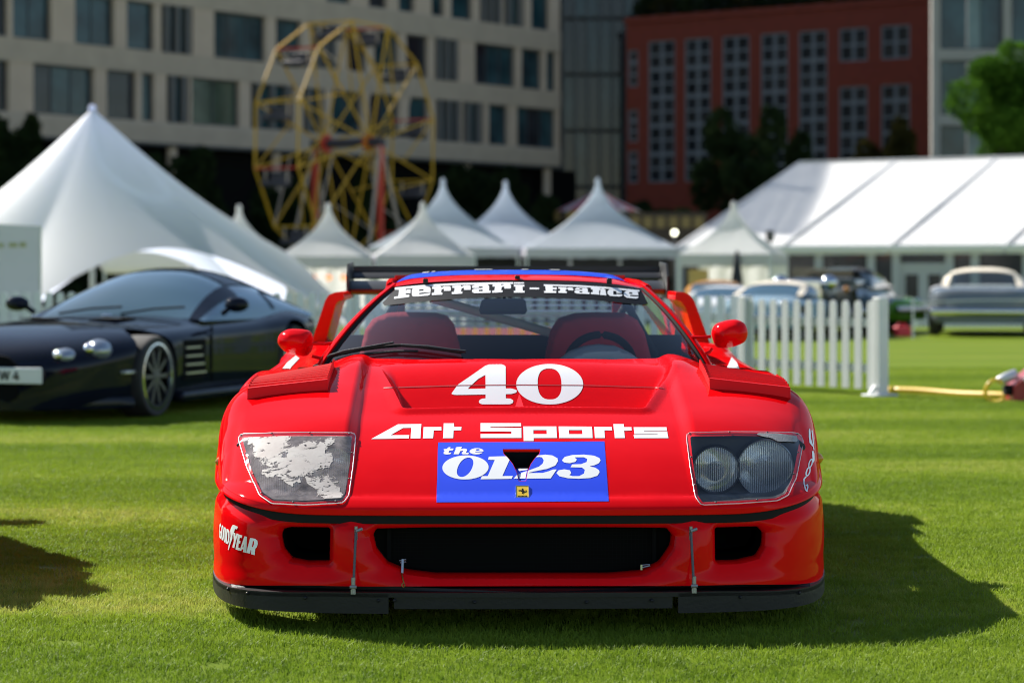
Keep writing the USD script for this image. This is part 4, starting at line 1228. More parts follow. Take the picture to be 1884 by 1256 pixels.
obj('wing_flap', bx(-.742, 4.22, 1.072, .742, 4.235, 1.108), 'wing_black', car)
for sg in (-1, 1):
    pl = Polygon([(3.86, .955), (3.84, 1.06), (3.92, 1.118), (4.32, 1.128), (4.34, .955)])
    m = extrude(pl, .010); m.apply_transform(np.array([[0, 0, 1, sg * .75 - .005], [1, 0, 0, 0], [0, 1, 0, 0], [0, 0, 0, 1.0]]))
    obj('wing_endplate', m, 'wing_black', car)

# door mirrors
def mirror(px, arms, y):
    pts = [on_y(u, v, y) for u, v in px]
    c = np.mean(pts, 0)
    s = []
    for p in pts:
        q = c + (p - c) * .86
        s.append(m3.Manifold.sphere(.014, 16).translate(tuple(q)))
        q2 = c + (p - c) * .80
        s.append(m3.Manifold.sphere(.014, 16).translate((q2[0], y + .07, q2[2])))
        q3 = c + (p - c) * .45
        s.append(m3.Manifold.sphere(.012, 16).translate((q3[0], y - .045, q3[2])))
    M = m3.Manifold.batch_hull(s).refine_to_length(.007)
    m = man(M)
    trimesh.smoothing.filter_laplacian(m, lamb=.5, iterations=22, volume_constraint=True)
    o = obj('door_mirror', m, 'red_paint', car, True)
    for a in arms:
        obj('mirror_arm', tube([on_y(u, v, yy) for u, v, yy in a], .0065, 10), 'red_paint', o, 40)
mirror([(521, 641), (524, 629), (538, 621), (560, 621), (579, 624), (583, 636), (581, 655), (573, 665), (553, 661), (532, 655)], [[(576, 632, 1.72), (598, 632.5, 1.70), (618, 631, 1.76)], [(574, 655, 1.74), (590, 659, 1.74), (602, 655, 1.72)]], 1.70)
mirror([(1303, 625), (1309, 612), (1330, 605), (1350, 603), (1362, 610), (1366, 624), (1362, 638), (1346, 645), (1325, 650), (1310, 648)], [[(1308, 619, 1.72), (1290, 620.5, 1.72), (1272, 620, 1.76)], [(1310, 640, 1.74), (1305, 648, 1.74), (1290, 654, 1.72)]], 1.70)
# ================================================================== the place: lawn, buildings, wheel, tents, trees
def ground_z(y):
    return -0.8 * sstep(44, 68, y)

plain('lawn_far', (0.10, 0.16, 0.018), 0.95, spec=0.1)
def grass_nodes(name, dark, light, dry, trans):
    return mat(name, {
        'ge': ('geometry', {}),
        'm1': ('mapping', {'scale': (0.35, 0.9, 0.35)}),
        'n1': ('noise_texture', {'scale': 1.0, 'detail': 4.0, 'roughness': 0.6}),
        'n2': ('noise_texture', {'scale': 9.0, 'detail': 6.0, 'roughness': 0.7}),
        'n3': ('noise_texture', {'scale': 90.0, 'detail': 3.0, 'roughness': 0.7}),
        'sx': ('separate_xyz', {}),
        'ma': ('math', {'math_type': 'multiply', 'value2': 2.6}),
        'si': ('math', {'math_type': 'sine'}),
        'mr': ('map_range', {'from_min': -0.35, 'from_max': 0.35, 'to_min': 0.0, 'to_max': 0.10, 'clamp': True}),
        'a1': ('math', {'math_type': 'multiply_add', 'value2': 0.42, 'value3': 0.02}),
        'a2': ('math', {'math_type': 'multiply_add', 'value2': 0.45}),
        'a3': ('math', {'math_type': 'add'}),
        'rp': ('rgb_ramp', {'ramp': [(0.22, dark), (0.55, light), (0.80, dry)]}),
        'd': ('principled_bsdf', {'roughness': 0.6, 'specular_ior_level': 0.25 if trans else 0.03}),
        't': ('translucent_bsdf', {}),
        'm': ('mix_closure', {'fac': trans})},
        [('ge.position', 'm1.vector'), ('m1.vector', 'n1.vector'), ('ge.position', 'n2.vector'), ('ge.position', 'n3.vector'), ('ge.position', 'sx.vector'), ('sx.y', 'ma.value1'), ('ma.value', 'si.value1'), ('si.value', 'mr.value'),
         ('n1.fac', 'a1.value1'), ('n2.fac', 'a2.value1'), ('a1.value', 'a2.value3'), ('a2.value', 'a3.value1'), ('mr.result', 'a3.value2'), ('a3.value', 'rp.fac'),
         ('rp.color', 'd.base_color'), ('rp.color', 't.color'), ('d.BSDF', 'm.closure1'), ('t.BSDF', 'm.closure2')], 'm.closure')
grass_nodes('lawn_ground', (0.075, 0.125, 0.008), (0.125, 0.175, 0.013), (0.20, 0.21, 0.035), 0.0)
grass_nodes('grass_blade', (0.050, 0.125, 0.008), (0.24, 0.335, 0.026), (0.58, 0.54, 0.17), 0.38)
ys = np.r_[np.linspace(-60, 4, 12), np.linspace(5, 44, 60), np.linspace(45, 70, 40), np.linspace(75, 420, 20)]
xs = np.r_[np.linspace(-300, -20, 8), np.linspace(-15, 15, 31), np.linspace(20, 300, 8)]
G = np.array([[(x, y, float(ground_z(y)) - .004) for x in xs] for y in ys])
tag(obj('lawn', grid_mesh(G, flip=True), 'lawn_ground', smooth=True), kind='structure')

def blades(n, size, h0, h1, w, rng):
    p = rng.uniform(-size / 2, size / 2, (n, 2))
    h = rng.uniform(h0, h1, n) * (.75 + .5 * rng.random(n))
    a = rng.uniform(0, 2 * np.pi, n)
    lean = rng.normal(0, .8, n) * h
    b = rng.uniform(0, 2 * np.pi, n)
    side = np.c_[np.cos(a), np.sin(a)] * (w * rng.uniform(.6, 1.2, n))[:, None] / 2
    off = np.c_[np.cos(b), np.sin(b)] * lean[:, None]
    V = np.zeros((n, 5, 3))
    V[:, 0, :2], V[:, 1, :2] = p - side, p + side
    V[:, 2, :2], V[:, 3, :2] = p - side * .8 + off * .35, p + side * .8 + off * .35
    V[:, 2, 2] = V[:, 3, 2] = h * .6
    V[:, 4, :2], V[:, 4, 2] = p + off, h
    k = np.arange(n)[:, None] * 5
    F = np.concatenate([k + [0, 1, 3], k + [0, 3, 2], k + [2, 3, 4]], 0)
    return tm(V.reshape(-1, 3), F)
rng = np.random.default_rng(11)
gi = UsdGeom.PointInstancer.Define(stage, '/World/grass')
tag(gi, 'short mown green grass covering the lawn', 'grass', kind='stuff')
protos = []
for k in range(6):
    m = usdkit.mesh(stage, f'/World/grass/grass_patch_{k:03d}', blades(3400, .5, .007, .019, .0030, rng), MAT['grass_blade'])
    protos.append(m.GetPath())
pos, idx, ori = [], [], []
y = 5.3
while y < 26:
    hw = .235 * y + .8
    for x in np.arange(-hw, hw + .4, .42):
        pos.append((x + rng.uniform(-.05, .05), y + rng.uniform(-.05, .05), -.004))
        idx.append(int(rng.integers(6)))
        a = rng.uniform(0, 2 * np.pi)
        ori.append(Gf.Quath(math.cos(a / 2), 0, 0, math.sin(a / 2)))
    y += .42
gi.CreatePrototypesRel().SetTargets(protos)
gi.CreatePositionsAttr(Vt.Vec3fArray.FromNumpy(np.array(pos, np.float32)))
gi.CreateProtoIndicesAttr(Vt.IntArray(idx))
gi.CreateOrientationsAttr(Vt.QuathArray(ori))

# ------------------------------------------------------------------ buildings
plain('stone_cladding', (0.40, 0.33, 0.26), 0.85, var=0.10, vscale=0.8, bump=0.2, bscale=8)
plain('stone_pier', (0.46, 0.36, 0.275), 0.85, var=0.10, vscale=0.6)
plain('dark_frame', (0.045, 0.045, 0.05), 0.5)
plain('concrete_dark', (0.06, 0.06, 0.062), 0.9, var=0.2, vscale=0.5)
plain('brick_red', (0.17, 0.027, 0.014), 0.9, var=0.18, vscale=2.0)
plain('window_frame_grey', (0.15, 0.16, 0.18), 0.6)
plain('blind_grey', (0.14, 0.135, 0.13), 0.8)
plain('tower_fin', (0.07, 0.085, 0.09), 0.5)
plain('beige_frame', (0.28, 0.27, 0.25), 0.8, var=0.06, vscale=1)
plain('roof_dark', (0.05, 0.05, 0.05), 0.9)
def pane_mat(name, c1, c2, sc):
    mat(name, {'co': ('texture_coordinate', {}), 'no': ('noise_texture', {'scale': sc, 'detail': 3.0}), 'rp': ('rgb_ramp', {'ramp': [(0.35, c1), (0.65, c2)]}),
               'p': ('principled_bsdf', {'roughness': 0.08, 'specular_ior_level': 0.5, 'coat_weight': 0.0})}, [('co.object', 'no.vector'), ('no.fac', 'rp.fac'), ('rp.color', 'p.base_color')], 'p.BSDF')
pane_mat('pane_teal', (0.004, 0.014, 0.017), (0.018, 0.050, 0.058), 0.55)
pane_mat('pane_light', (0.06, 0.10, 0.10), (0.12, 0.18, 0.18), 0.5)
pane_mat('pane_dark', (0.005, 0.006, 0.008), (0.016, 0.018, 0.022), 0.8)
pane_mat('pane_green', (0.010, 0.022, 0.012), (0.035, 0.060, 0.040), 0.5)

# left: stone-faced office block
P1 = np.array([3.1, 150.0]); A1 = math.atan2(.78, .62)
lb = thing('office_building', 'pale stone office block with long window bands behind the big wheel', 'building', (P1[0], P1[1], 0), A1)
def fa(u):
    k = (u - U0) / FPX
    return -(P1[0] - P1[1] * k) / (.62 - .78 * k)
X0 = -72.0
DEP = .55
def lb_window(x0, x1, z0, z1, m, bars=1, fins=0):
    w = obj('window', join([bx(x0, .26, z0, x0 + .09, .40, z1), bx(x1 - .09, .26, z0, x1, .40, z1), bx(x0 + .09, .26, z1 - .10, x1 - .09, .40, z1), bx(x0 + .09, .26, z0, x1 - .09, .40, z0 + .10)]), 'dark_frame', lb)
    n = max(1, int(round((x1 - x0) / 1.5)))
    for k in range(n):
        a = x0 + .09 + (x1 - x0 - .18) * k / n; b = x0 + .09 + (x1 - x0 - .18) * (k + 1) / n
        obj('pane', bx(a + .02, .33, z0 + .10, b - .02, .36, z1 - .10), m if (k * 7 + int(abs(x0) * 3)) % 5 else 'pane_dark', w)
    for k in range(1, n):
        a = x0 + .09 + (x1 - x0 - .18) * k / n
        obj('mullion', bx(a - .035, .28, z0 + .10, a + .035, .40, z1 - .10), 'dark_frame', w)
    for k in range(fins):
        a = x0 + (x1 - x0) * (k + .5) / fins
        obj('fin', bx(a - .09, -.12, z0 + .02, a + .09, .24, z1 - .02), 'blind_grey', w)
bands = [(7.9, 9.0), (11.53, 12.7), (15.25, 16.56), (19.1, 20.35), (22.9, 24.2)]
for z0, z1 in bands:
    obj('wall_band', bx(X0, -.05, z0, 0, .5, z1), 'stone_cladding', lb)
    for zz in np.arange(z0 + .30, z1 - .1, .38):
        obj('band_ledge', bx(X0, -.09, zz, .04, -.05, zz + .09), 'stone_cladding', lb)
rows = {
    (9.0, 11.53): [(-60, 22, 0), (66, 178, 0), (200, 255, 0), (264, 288, 0), (310, 352, 2), (356, 444, 0), (464, 543, 3), (560, 600, 2), (612, 668, 0), (681, 737, 0), (753, 790, 0), (803, 850, 3), (853, 891, 2), (900, 936, 0), (952, 1024, 0)],
    (12.7, 15.25): [(-60, 20, 0), (28, 100, 0), (142, 215, 0), (237, 288, 0), (300, 358, 3), (397, 492, 0), (510, 557, 0), (578, 622, 3), (640, 676, 0), (690, 735, 0), (749, 789, 0), (801, 845, 3), (875, 950, 0), (960, 998, 0), (1006, 1024, 0)],
    (16.56, 19.1): [(-60, 60, 0), (90, 170, 0), (200, 300, 0), (330, 420, 0), (450, 560, 0), (602, 647, 0), (680, 714, 0), (735, 765, 0), (795, 819, 0), (831, 871, 0), (883, 925, 3), (928, 966, 2), (978, 1012, 0)],
    (20.35, 22.9): [(-60, 100, 0), (140, 300, 0), (340, 500, 0), (540, 700, 0), (740, 900, 0), (930, 1010, 0)]}
for (z0, z1), ws_ in rows.items():
    last = X0
    for j, (u0, u1, f) in enumerate(ws_):
        a, b = fa(u0), fa(u1)
        if a > last + .02:
            obj('pier', bx(last, .0, z0, a, .5, z1), 'stone_pier', lb)
        lb_window(a, b, z0, z1, 'pane_green' if (u0, z0) == (356, 9.0) else 'pane_teal', fins=f)
        last = b
    obj('pier', bx(last, .0, z0, 0, .5, z1), 'stone_pier', lb)
obj('wall_core', bx(X0, .5, 7.9, -.02, 18, 24.1), 'concrete_dark', lb)
for z in np.arange(24.6, 39.5, .52):
    obj('roof_screen_slat', bx(-41, 2.0, z, -.02, 2.12, z + .29), 'dark_frame', lb)
for x in np.arange(-41, .1, 5.1):
    obj('roof_screen_post', bx(x - .1, 2.12, 24.1, x + .1, 2.4, 39.5), 'dark_frame', lb)
obj('soffit', bx(X0, -.02, 7.75, -.05, 18, 7.9), 'concrete_dark', lb)
obj('ground_floor_wall', bx(X0, 1.4, -.8, 3.6, 18, 7.75), 'void_black', lb)
for u in (130, 330, 520, 700, 868, 1016):
    x = fa(u)
    obj('column', trimesh.creation.cylinder(.28, 8.6, sections=16, transform=trimesh.transformations.translation_matrix((x, .45, 3.45))), 'stone_pier', lb, 40)

# dark glass stair tower between the blocks
tw = thing('glass_tower', 'dark glass stair tower with vertical fins between the two blocks', 'building', (0, 157, 0))
x0, x1 = (1036 - U0) / FPX * 157, (1172 - U0) / FPX * 157
obj('tower_core', bx(x0 - 4.5, .4, -.8, x1 + 1.5, 12, 30), 'concrete_dark', tw)
k = 0
for a in np.linspace(x0, x1 - .85, 6):
    for z in np.arange(-.8, 29, 3.8):
        obj('pane', bx(a + .06, .2, z + .15, a + .79, .26, z + 3.7), 'pane_teal' if (k * 5) % 7 < 3 else 'pane_dark', tw); k += 1
    obj('fin', bx(a - .07, -.15, -.8, a + .05, .40, 30), 'tower_fin', tw)
obj('fin', bx(x1 - .12, -.3, -.8, x1 + .25, .40, 30), 'tower_fin', tw)

# right: red brick block
P2 = np.array([21.06, 143.0]); A2 = math.atan2(-.572, .82)
rb = thing('brick_building', 'red brick block with tall gridded windows behind the long marquee', 'building', (P2[0], P2[1], 0), A2)
def fb(u):
    k = (u - U0) / FPX
    return (P2[1] * k - P2[0]) / (.82 + .572 * k)
xa, xb = fb(1152), fb(1713)
def rb_window(x0, x1, z0, z1, nc, nr):
    t = .13
    fr = [bx(x0, .04, z0, x0 + t, .22, z1), bx(x1 - t, .04, z0, x1, .22, z1), bx(x0 + t, .04, z1 - t, x1 - t, .22, z1), bx(x0 + t, .04, z0, x1 - t, .22, z0 + t)]
    w = obj('window', join(fr), 'window_frame_grey', rb)
    for i in range(1, nc):
        a = x0 + (x1 - x0) * i / nc
        obj('mullion', bx(a - .11, .05, z0 + t, a + .11, .20, z1 - t), 'window_frame_grey', w)
    for j in range(1, nr):
        c = z0 + (z1 - z0) * j / nr
        h = .075 if j % 2 else .14
        obj('glazing_bar', bx(x0 + t, .07, c - h, x1 - t, .18, c + h), 'window_frame_grey', w)
    for i in range(nc):
        for j in range(nr):
            a, b = x0 + (x1 - x0) * i / nc, x0 + (x1 - x0) * (i + 1) / nc
            c, d = z0 + (z1 - z0) * j / nr, z0 + (z1 - z0) * (j + 1) / nr
            obj('pane', bx(a + .10, .12, c + .06, b - .10, .14, d - .06), 'pane_dark', w)
    return (x0, z0, x1, z1)
holes = []
for u0, u1 in [(1193, 1242), (1260, 1308), (1329, 1379), (1400, 1450), (1470, 1522)]:
    holes.append(rb_window(fb(u0), fb(u1), 6.9, 16.1, 2, 10))
for u0, u1 in [(1544, 1596), (1621, 1674)]:
    holes.append(rb_window(fb(u0), fb(u1), 14.05, 16.1, 2, 2))
    holes.append(rb_window(fb(u0), fb(u1), 7.6, 12.5, 2, 5))
for z0, z1 in [(6.9, 9.0), (9.6, 11.7), (13.2, 15.6)]:
    holes.append(rb_window(fb(1156), fb(1174), z0, z1, 1, 3))
face = sbox(xa, -.8, xb, 17.4).difference(unary_union([sbox(*h) for h in holes]))
m = extrude(face, .45); m.apply_transform(np.array([[1, 0, 0, 0], [0, 0, 1, 0], [0, 1, 0, 0], [0, 0, 0, 1.0]])); m.fix_normals()
obj('brick_wall', m, 'brick_red', rb)
obj('wall_core', bx(xa + .02, .45, -.8, xb - .02, 14, 17.3), 'concrete_dark', rb)
obj('cornice', bx(xa - .1, -.12, 17.4, xb + .1, 1.2, 17.75), 'brick_red', rb)
obj('roof_storey', bx(xa + .4, 2.4, 17.3, xb - .4, 13, 21.5), 'roof_dark', rb)
for k in range(9):
    a = xa + 1 + k * (xb - xa - 2) / 8
    obj('roof_post', bx(a - .1, 2.0, 17.75, a + .1, 2.35, 21.4), 'dark_frame', rb)

# far right: framed glass block
fbk = thing('framed_building', 'pale framed glass block at the right edge behind the bright green tree', 'building', (0, 131, 0))
s = FPX / 131
gx = [1715, 1846, 1975, 2100]
xs_ = [(u - U0) / s for u in gx]
zs_ = [-.8, 3.0, CAMH + (HZ - 337) / s, CAMH + (HZ - 221) / s, CAMH + (HZ - 101) / s, CAMH + (HZ + 19) / s, CAMH + (HZ + 140) / s]
for x in xs_:
    obj('frame_column', bx(x - .02, -.05, -.8, x + .45, .5, 24), 'beige_frame', fbk)
for z in zs_[1:]:
    for i in range(3):
        obj('frame_beam', bx(xs_[i] + .45, -.02, z - .30, xs_[i + 1] - .02, .5, z + .30), 'beige_frame', fbk)
for i in range(3):
    for j in range(1, len(zs_) - 1):
        a, b, c, d = xs_[i] + .45, xs_[i + 1] - .02, zs_[j] + .30, zs_[j + 1] - .30
        w = obj('window', join([bx(a, .2, c, a + .08, .4, d), bx(b - .08, .2, c, b, .4, d), bx(a + .08, .2, d - .08, b - .08, .4, d), bx(a + .08, .2, c, b - .08, .4, c + .08)]), 'dark_frame', fbk)
        cuts = [a + .08, a + .08 + (b - a) * .42, a + .08 + (b - a) * .64, b - .08]
        for q in range(3):
            obj('pane', bx(cuts[q] + .03, .28, c + .08, cuts[q + 1] - .03, .32, d - .08), ['pane_teal', 'pane_light', 'pane_teal'][q], w)
obj('wall_core', bx(xs_[0] + 2.6, .5, -.8, xs_[-1], 12, 23.8), 'concrete_dark', fbk)

# ------------------------------------------------------------------ trees
plain('bark', (0.03, 0.022, 0.016), 0.9, var=0.3, vscale=5, bump=0.5, bscale=20)
def leaf_mat(name, dark, light, trans=0.3):
    mat(name, {'ge': ('geometry', {}), 'n1': ('noise_texture', {'scale': 0.9, 'detail': 3.0}), 'mx': ('math', {'math_type': 'multiply_add', 'value2': 0.45}),
               'rp': ('rgb_ramp', {'ramp': [(0.25, dark), (0.9, light)]}), 'd': ('diffuse_bsdf', {}), 't': ('translucent_bsdf', {}), 'm': ('mix_closure', {'fac': trans})},
        [('ge.position', 'n1.vector'), ('ge.random_per_island', 'mx.value1'), ('n1.fac', 'mx.value3'), ('mx.value', 'rp.fac'), ('rp.color', 'd.color'), ('rp.color', 't.color'), ('d.BSDF', 'm.closure1'), ('t.BSDF', 'm.closure2')], 'm.closure')
leaf_mat('leaf_bright', (0.022, 0.065, 0.008), (0.105, 0.225, 0.024), 0.35)
leaf_mat('leaf_dark', (0.012, 0.024, 0.010), (0.045, 0.068, 0.024))
leaf_mat('leaf_olive', (0.020, 0.022, 0.008), (0.095, 0.080, 0.022))
def leaf_cloud(blobs, n, size, rng):
    vol = np.array([b[3] * b[4] * b[5] for b in blobs]); vol = vol ** (2 / 3); vol /= vol.sum()
    C = []
    for b, w in zip(blobs, vol):
        k = max(8, int(n * w))
        d = rng.normal(size=(k, 3)); d /= np.linalg.norm(d, axis=1, keepdims=True)
        r = rng.uniform(.45, 1.0, k) ** .5 * (1 + .22 * (meshkit.noise(d * 2.2 + b[0], 3) - .5) * 2)
        C.append(np.array(b[:3]) + d * r[:, None] * np.array(b[3:6]))
    C = np.vstack(C); n = len(C)
    a = rng.normal(size=(n, 3)); a /= np.linalg.norm(a, axis=1, keepdims=True)
    b = np.cross(a, rng.normal(size=(n, 3))); b /= np.linalg.norm(b, axis=1, keepdims=True)
    s = size * rng.uniform(.6, 1.4, n)[:, None]
    V = np.stack([C - a * s, C + b * s * .55, C + a * s, C - b * s * .55], 1).reshape(-1, 3)
    k = np.arange(n)[:, None] * 4
    return tm(V, np.vstack([k + [0, 1, 2], k + [0, 2, 3]]))
def tree(label, x, y, z0, blobs, trunk, n, size, m, seed, name='tree', group=None):
    rng = np.random.default_rng(seed)
    t = thing(name, label, 'tree' if name == 'tree' else 'hedge', (x, y, z0), 0, group)
    top = np.array(blobs[0][:3])
    limbs = [tube(np.array([(0, 0, 0), (.05, .02, top[2] * .45), top * [.6, .6, .9]]), np.array([trunk, trunk * .8, trunk * .4]), 10)]
    tr = obj('trunk', limbs[0], 'bark', t, True)
    for b in blobs[1:7]:
        q = np.array(b[:3])
        obj('limb', tube(np.array([(.04, .02, top[2] * .4), q * [.5, .5, .75], q]), np.array([trunk * .5, trunk * .35, trunk * .12]), 7), 'bark', tr, True)
    c = obj('crown', leaf_cloud(blobs, n, size, rng), m, t)
    tag(c, kind='stuff')
    return t
def blobset(w, h, zc, n, rng, d=None):
    d = d or w
    out = [(0, 0, zc, w * .62, d * .62, h * .62)]
    for _ in range(n):
        q = rng.normal(size=3); q /= np.linalg.norm(q)
        q *= rng.uniform(.5, .92)
        f = rng.uniform(.17, .36)
        out.append((q[0] * w, q[1] * d, zc + q[2] * h, w * f, d * f, h * f))
    return out
tr_ = [  # u, top v, bottom v of the crown, half width px, distance, material, label
    (1868, 88, 330, 128, 104, 'leaf_bright', 'bright sunlit green tree at the right edge behind the marquee'),
    (1378, 178, 500, 92, 118, 'leaf_dark', 'dark tree in front of the tall brick windows'),
    (1478, 250, 500, 64, 121, 'leaf_dark', 'small dark tree beside the marquee gable, right of the dark tree'),
    (1655, 215, 480, 80, 124, 'leaf_olive', 'olive and yellow tree in front of the brick corner'),
    (880, 262, 520, 88, 122, 'leaf_dark', 'dark round tree between the big wheel and the tower'),
    (700, 300, 520, 70, 118, 'leaf_dark', 'dark low tree behind the right side of the big wheel'),
    (18, 190, 500, 62, 108, 'leaf_dark', 'dark tree at the left edge above the peaked tent'),
    (330, 262, 540, 100, 112, 'leaf_dark', 'dark tree right of the peaked tent'),
    (520, 300, 540, 95, 116, 'leaf_dark', 'dark tree behind the left side of the big wheel'),
    (1010, 370, 520, 70, 110, 'leaf_dark', 'dark bush below the tower between white tent peaks'),
    (1215, 375, 520, 75, 114, 'leaf_dark', 'dark bush behind the striped fairground roof'),
]
for i, (u, vt, vb, hw, d, m, lab) in enumerate(tr_):
    s = FPX / d
    rng = np.random.default_rng(40 + i)
    zt_, zb_ = CAMH + (HZ - vt) / s + .8, CAMH + (HZ - vb) / s + .8
    w, h = hw / s, (zt_ - zb_) / 2
    bs = blobset(w, h, (zt_ + zb_) / 2, 34 if m == 'leaf_bright' else 18, rng)
    tree(lab, (u - U0) / s, d, -.8, bs, .16 if w < 2 else .22, 30000 if m == 'leaf_bright' else 9000, .105 if m == 'leaf_bright' else .17, m, 60 + i)
# clipped hedge along the foot of the buildings
hg = thing('hedge', 'long dark hedge along the foot of the buildings behind the tents', 'hedge', (0, 108, -.8))
rng = np.random.default_rng(5)
bl_ = [(x, rng.uniform(-.4, .4), 1.3, 1.5, 1.0, rng.uniform(1.2, 1.9)) for x in np.arange(-26, 26, 1.1)]
tag(obj('foliage', leaf_cloud(bl_, 26000, .16, rng), 'leaf_dark', hg), kind='stuff')
# plants on the brick block's roof edge
for i, u in enumerate(range(1170, 1700, 38)):
    a = fb(u)
    c, s_ = math.cos(A2), math.sin(A2)
    rng = np.random.default_rng(200 + i)
    w = rng.uniform(.5, .9)
    t = thing('roof_shrub', 'dark shrub growing along the roof edge of the brick block', 'shrub', (P2[0] + a * c - .9 * s_, P2[1] + a * s_ + .9 * c, 17.75), 0, 'shrubs on the brick roof edge')
    tag(obj('foliage', leaf_cloud([(0, 0, .7, w, .6, .7), (.3, 0, 1.2, w * .5, .4, .5)], 500, .13, rng), 'leaf_olive' if i % 4 == 1 else 'leaf_dark', t), kind='stuff')
    obj('stem', tube([(0, 0, 0), (.02, 0, .6)], .03, 6), 'bark', t)
plain('canvas_navy', (0.012, 0.013, 0.022), 0.8)
plain('stripe_red', (0.50, 0.02, 0.03), 0.6)
plain('board_ochre', (0.30, 0.20, 0.06), 0.7)
plain('board_brown', (0.07, 0.045, 0.025), 0.8)
plain('wheel_yellow', (0.50, 0.275, 0.003), 0.45)
plain('wheel_pale', (0.42, 0.33, 0.26), 0.5)
plain('wheel_red', (0.50, 0.035, 0.015), 0.45)
plain('wheel_dark', (0.035, 0.03, 0.04), 0.5)
plain('fence_white', (0.58, 0.59, 0.59), 0.55, var=0.05, vscale=2)
plain('marquee_glass', (0.008, 0.009, 0.011), 0.15, alpha=0.86)
mat('star_fabric', {'p': ('principled_bsdf', {'base_color': (0.86, 0.87, 0.94), 'roughness': 0.55, 'specular_ior_level': 0.3}), 't': ('translucent_bsdf', {'color': (0.74, 0.79, 1.0)}), 'm': ('mix_closure', {'fac': 0.58})},
    [('p.BSDF', 'm.closure1'), ('t.BSDF', 'm.closure2')], 'm.closure')
plain('hose_yellow', (0.70, 0.45, 0.03), 0.4)
plain('machine_red', (0.26, 0.006, 0.010), 0.4, coat=0.15)
# ------------------------------------------------------------------ tents
def fabric(name, c, trans=0.25, seam=None):
    mat(name, {'co': ('texture_coordinate', {}), 'no': ('noise_texture', {'scale': 1.3, 'detail': 5.0}), 'rp': ('rgb_ramp', {'ramp': [(0.3, tuple(np.array(c) * .94)), (0.7, c)]}),
               'nb': ('noise_texture', {'scale': 2.0, 'detail': 3.0}), 'bu': ('bump', {'strength': 0.25, 'distance': 0.08}),
               'd': ('principled_bsdf', {'roughness': 0.6, 'specular_ior_level': 0.3}), 't': ('translucent_bsdf', {}), 'm': ('mix_closure', {'fac': trans})},
        [('co.object', 'no.vector'), ('no.fac', 'rp.fac'), ('rp.color', 'd.base_color'), ('rp.color', 't.color'), ('co.object', 'nb.vector'), ('nb.fac', 'bu.height'), ('bu.normal', 'd.normal'), ('d.BSDF', 'm.closure1'), ('t.BSDF', 'm.closure2')], 'm.closure')
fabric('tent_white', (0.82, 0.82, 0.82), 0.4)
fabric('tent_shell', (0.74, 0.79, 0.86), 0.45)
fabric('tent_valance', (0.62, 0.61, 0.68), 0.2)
fabric('marquee_white', (0.85, 0.85, 0.84), 0.25)
plain('tent_pole', (0.55, 0.56, 0.58), 0.4, metallic=0.6)
plain('marquee_post', (0.36, 0.37, 0.39), 0.5)
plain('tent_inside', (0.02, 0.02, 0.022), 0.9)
plain('tan_board', (0.42, 0.30, 0.11), 0.7)
plain('seam_grey', (0.70, 0.70, 0.71), 0.6)
plain('grey_board', (0.46, 0.47, 0.47), 0.8, var=0.06, vscale=1.2)
plain('faded_green', (0.28, 0.30, 0.16), 0.8)
def lamp_mat(name, c, s):
    mat(name, {'e': ('emission', {'color': c, 'strength': s})}, [], 'e.emission')
lamp_mat('lamp_amber', (1.0, 0.30, 0.07), 0.9)
lamp_mat('lamp_white', (1.0, 0.98, 0.72), 3.0)

def pagoda(label, u, vpeak, d, hs, veave, rot=0.0, val=.34, front_dark=True, walls=(), extra=None, mname='tent_white', group='white peaked pagoda tents'):
    s = FPX / d
    gz = float(ground_z(d))
    t = thing('pagoda_tent', label, 'tent', ((u - U0) / s, d, gz), rot, group)
    zp, ze = CAMH + (HZ - vpeak) / s - gz, CAMH + (HZ - veave) / s - gz
    # four concave roof panels
    n = 14
    for q in range(4):
        a0 = q * np.pi / 2
        P = []
        for k in np.linspace(0, 1, n):
            r = hs * ((1 - k) ** 1.9) * .965 + hs * .035 * (1 - k) + (.055 if k > .0 else .035)
            z = ze + (zp - ze) * k
            row = []
            for w in np.linspace(-1, 1, 9):
                sag = -.04 * hs * (1 - w * w) * np.sin(k * np.pi) 
                x, y = r * w, -(r + sag)
                row.append((x * math.cos(a0) - y * math.sin(a0), x * math.sin(a0) + y * math.cos(a0), z))
            P.append(row)
        obj('roof_panel', grid_mesh(np.array(P), flip=True), mname, t, True)
        H = hs + .034
        P = []
        for z in (ze, ze - val * .5, ze - val):
            P.append([((H * w) * math.cos(a0) + (H) * math.sin(a0), (H * w) * math.sin(a0) - H * math.cos(a0), z - (.03 * (1 - abs(math.sin(w * 12))) if z < ze - val * .8 else 0)) for w in np.linspace(-1, 1, 17)])
        obj('valance', grid_mesh(np.array(P)), 'tent_valance', t, 40)
        obj('tent_pole', bar((H * math.cos(a0 + np.pi / 4) * 1.39, H * math.sin(a0 + np.pi / 4) * 1.39, 0), (H * math.cos(a0 + np.pi / 4) * 1.39, H * math.sin(a0 + np.pi / 4) * 1.39, ze - .03), .07), 'tent_pole', t)
        if q in walls:
            P = [[((H * w) * math.cos(a0) + (H - .02 + .03 * math.sin(w * 14)) * math.sin(a0), (H * w) * math.sin(a0) - (H - .02 + .03 * math.sin(w * 14)) * math.cos(a0), z) for w in np.linspace(-.97, .97, 25)] for z in (.02, ze - val * .6)]
            obj('tent_wall', grid_mesh(np.array(P)), mname, t, 50)
    cap = turned([(.10, 0), (.085, .10), (.04, .17), (.001, .19)], 'z', 14, (0, 0, zp - .12))
    obj('peak_cap', cap, mname, t, 50)
    return t
pagoda('small white pagoda tent half hidden by the star tent, left of its twin', 440, 380, 74, 1.45, 470, .12, walls=(2,))
t2 = pagoda('white pagoda tent under the left side of the big wheel with three amber lamps', 604, 377, 71, 1.36, 472, .0, walls=(2,))
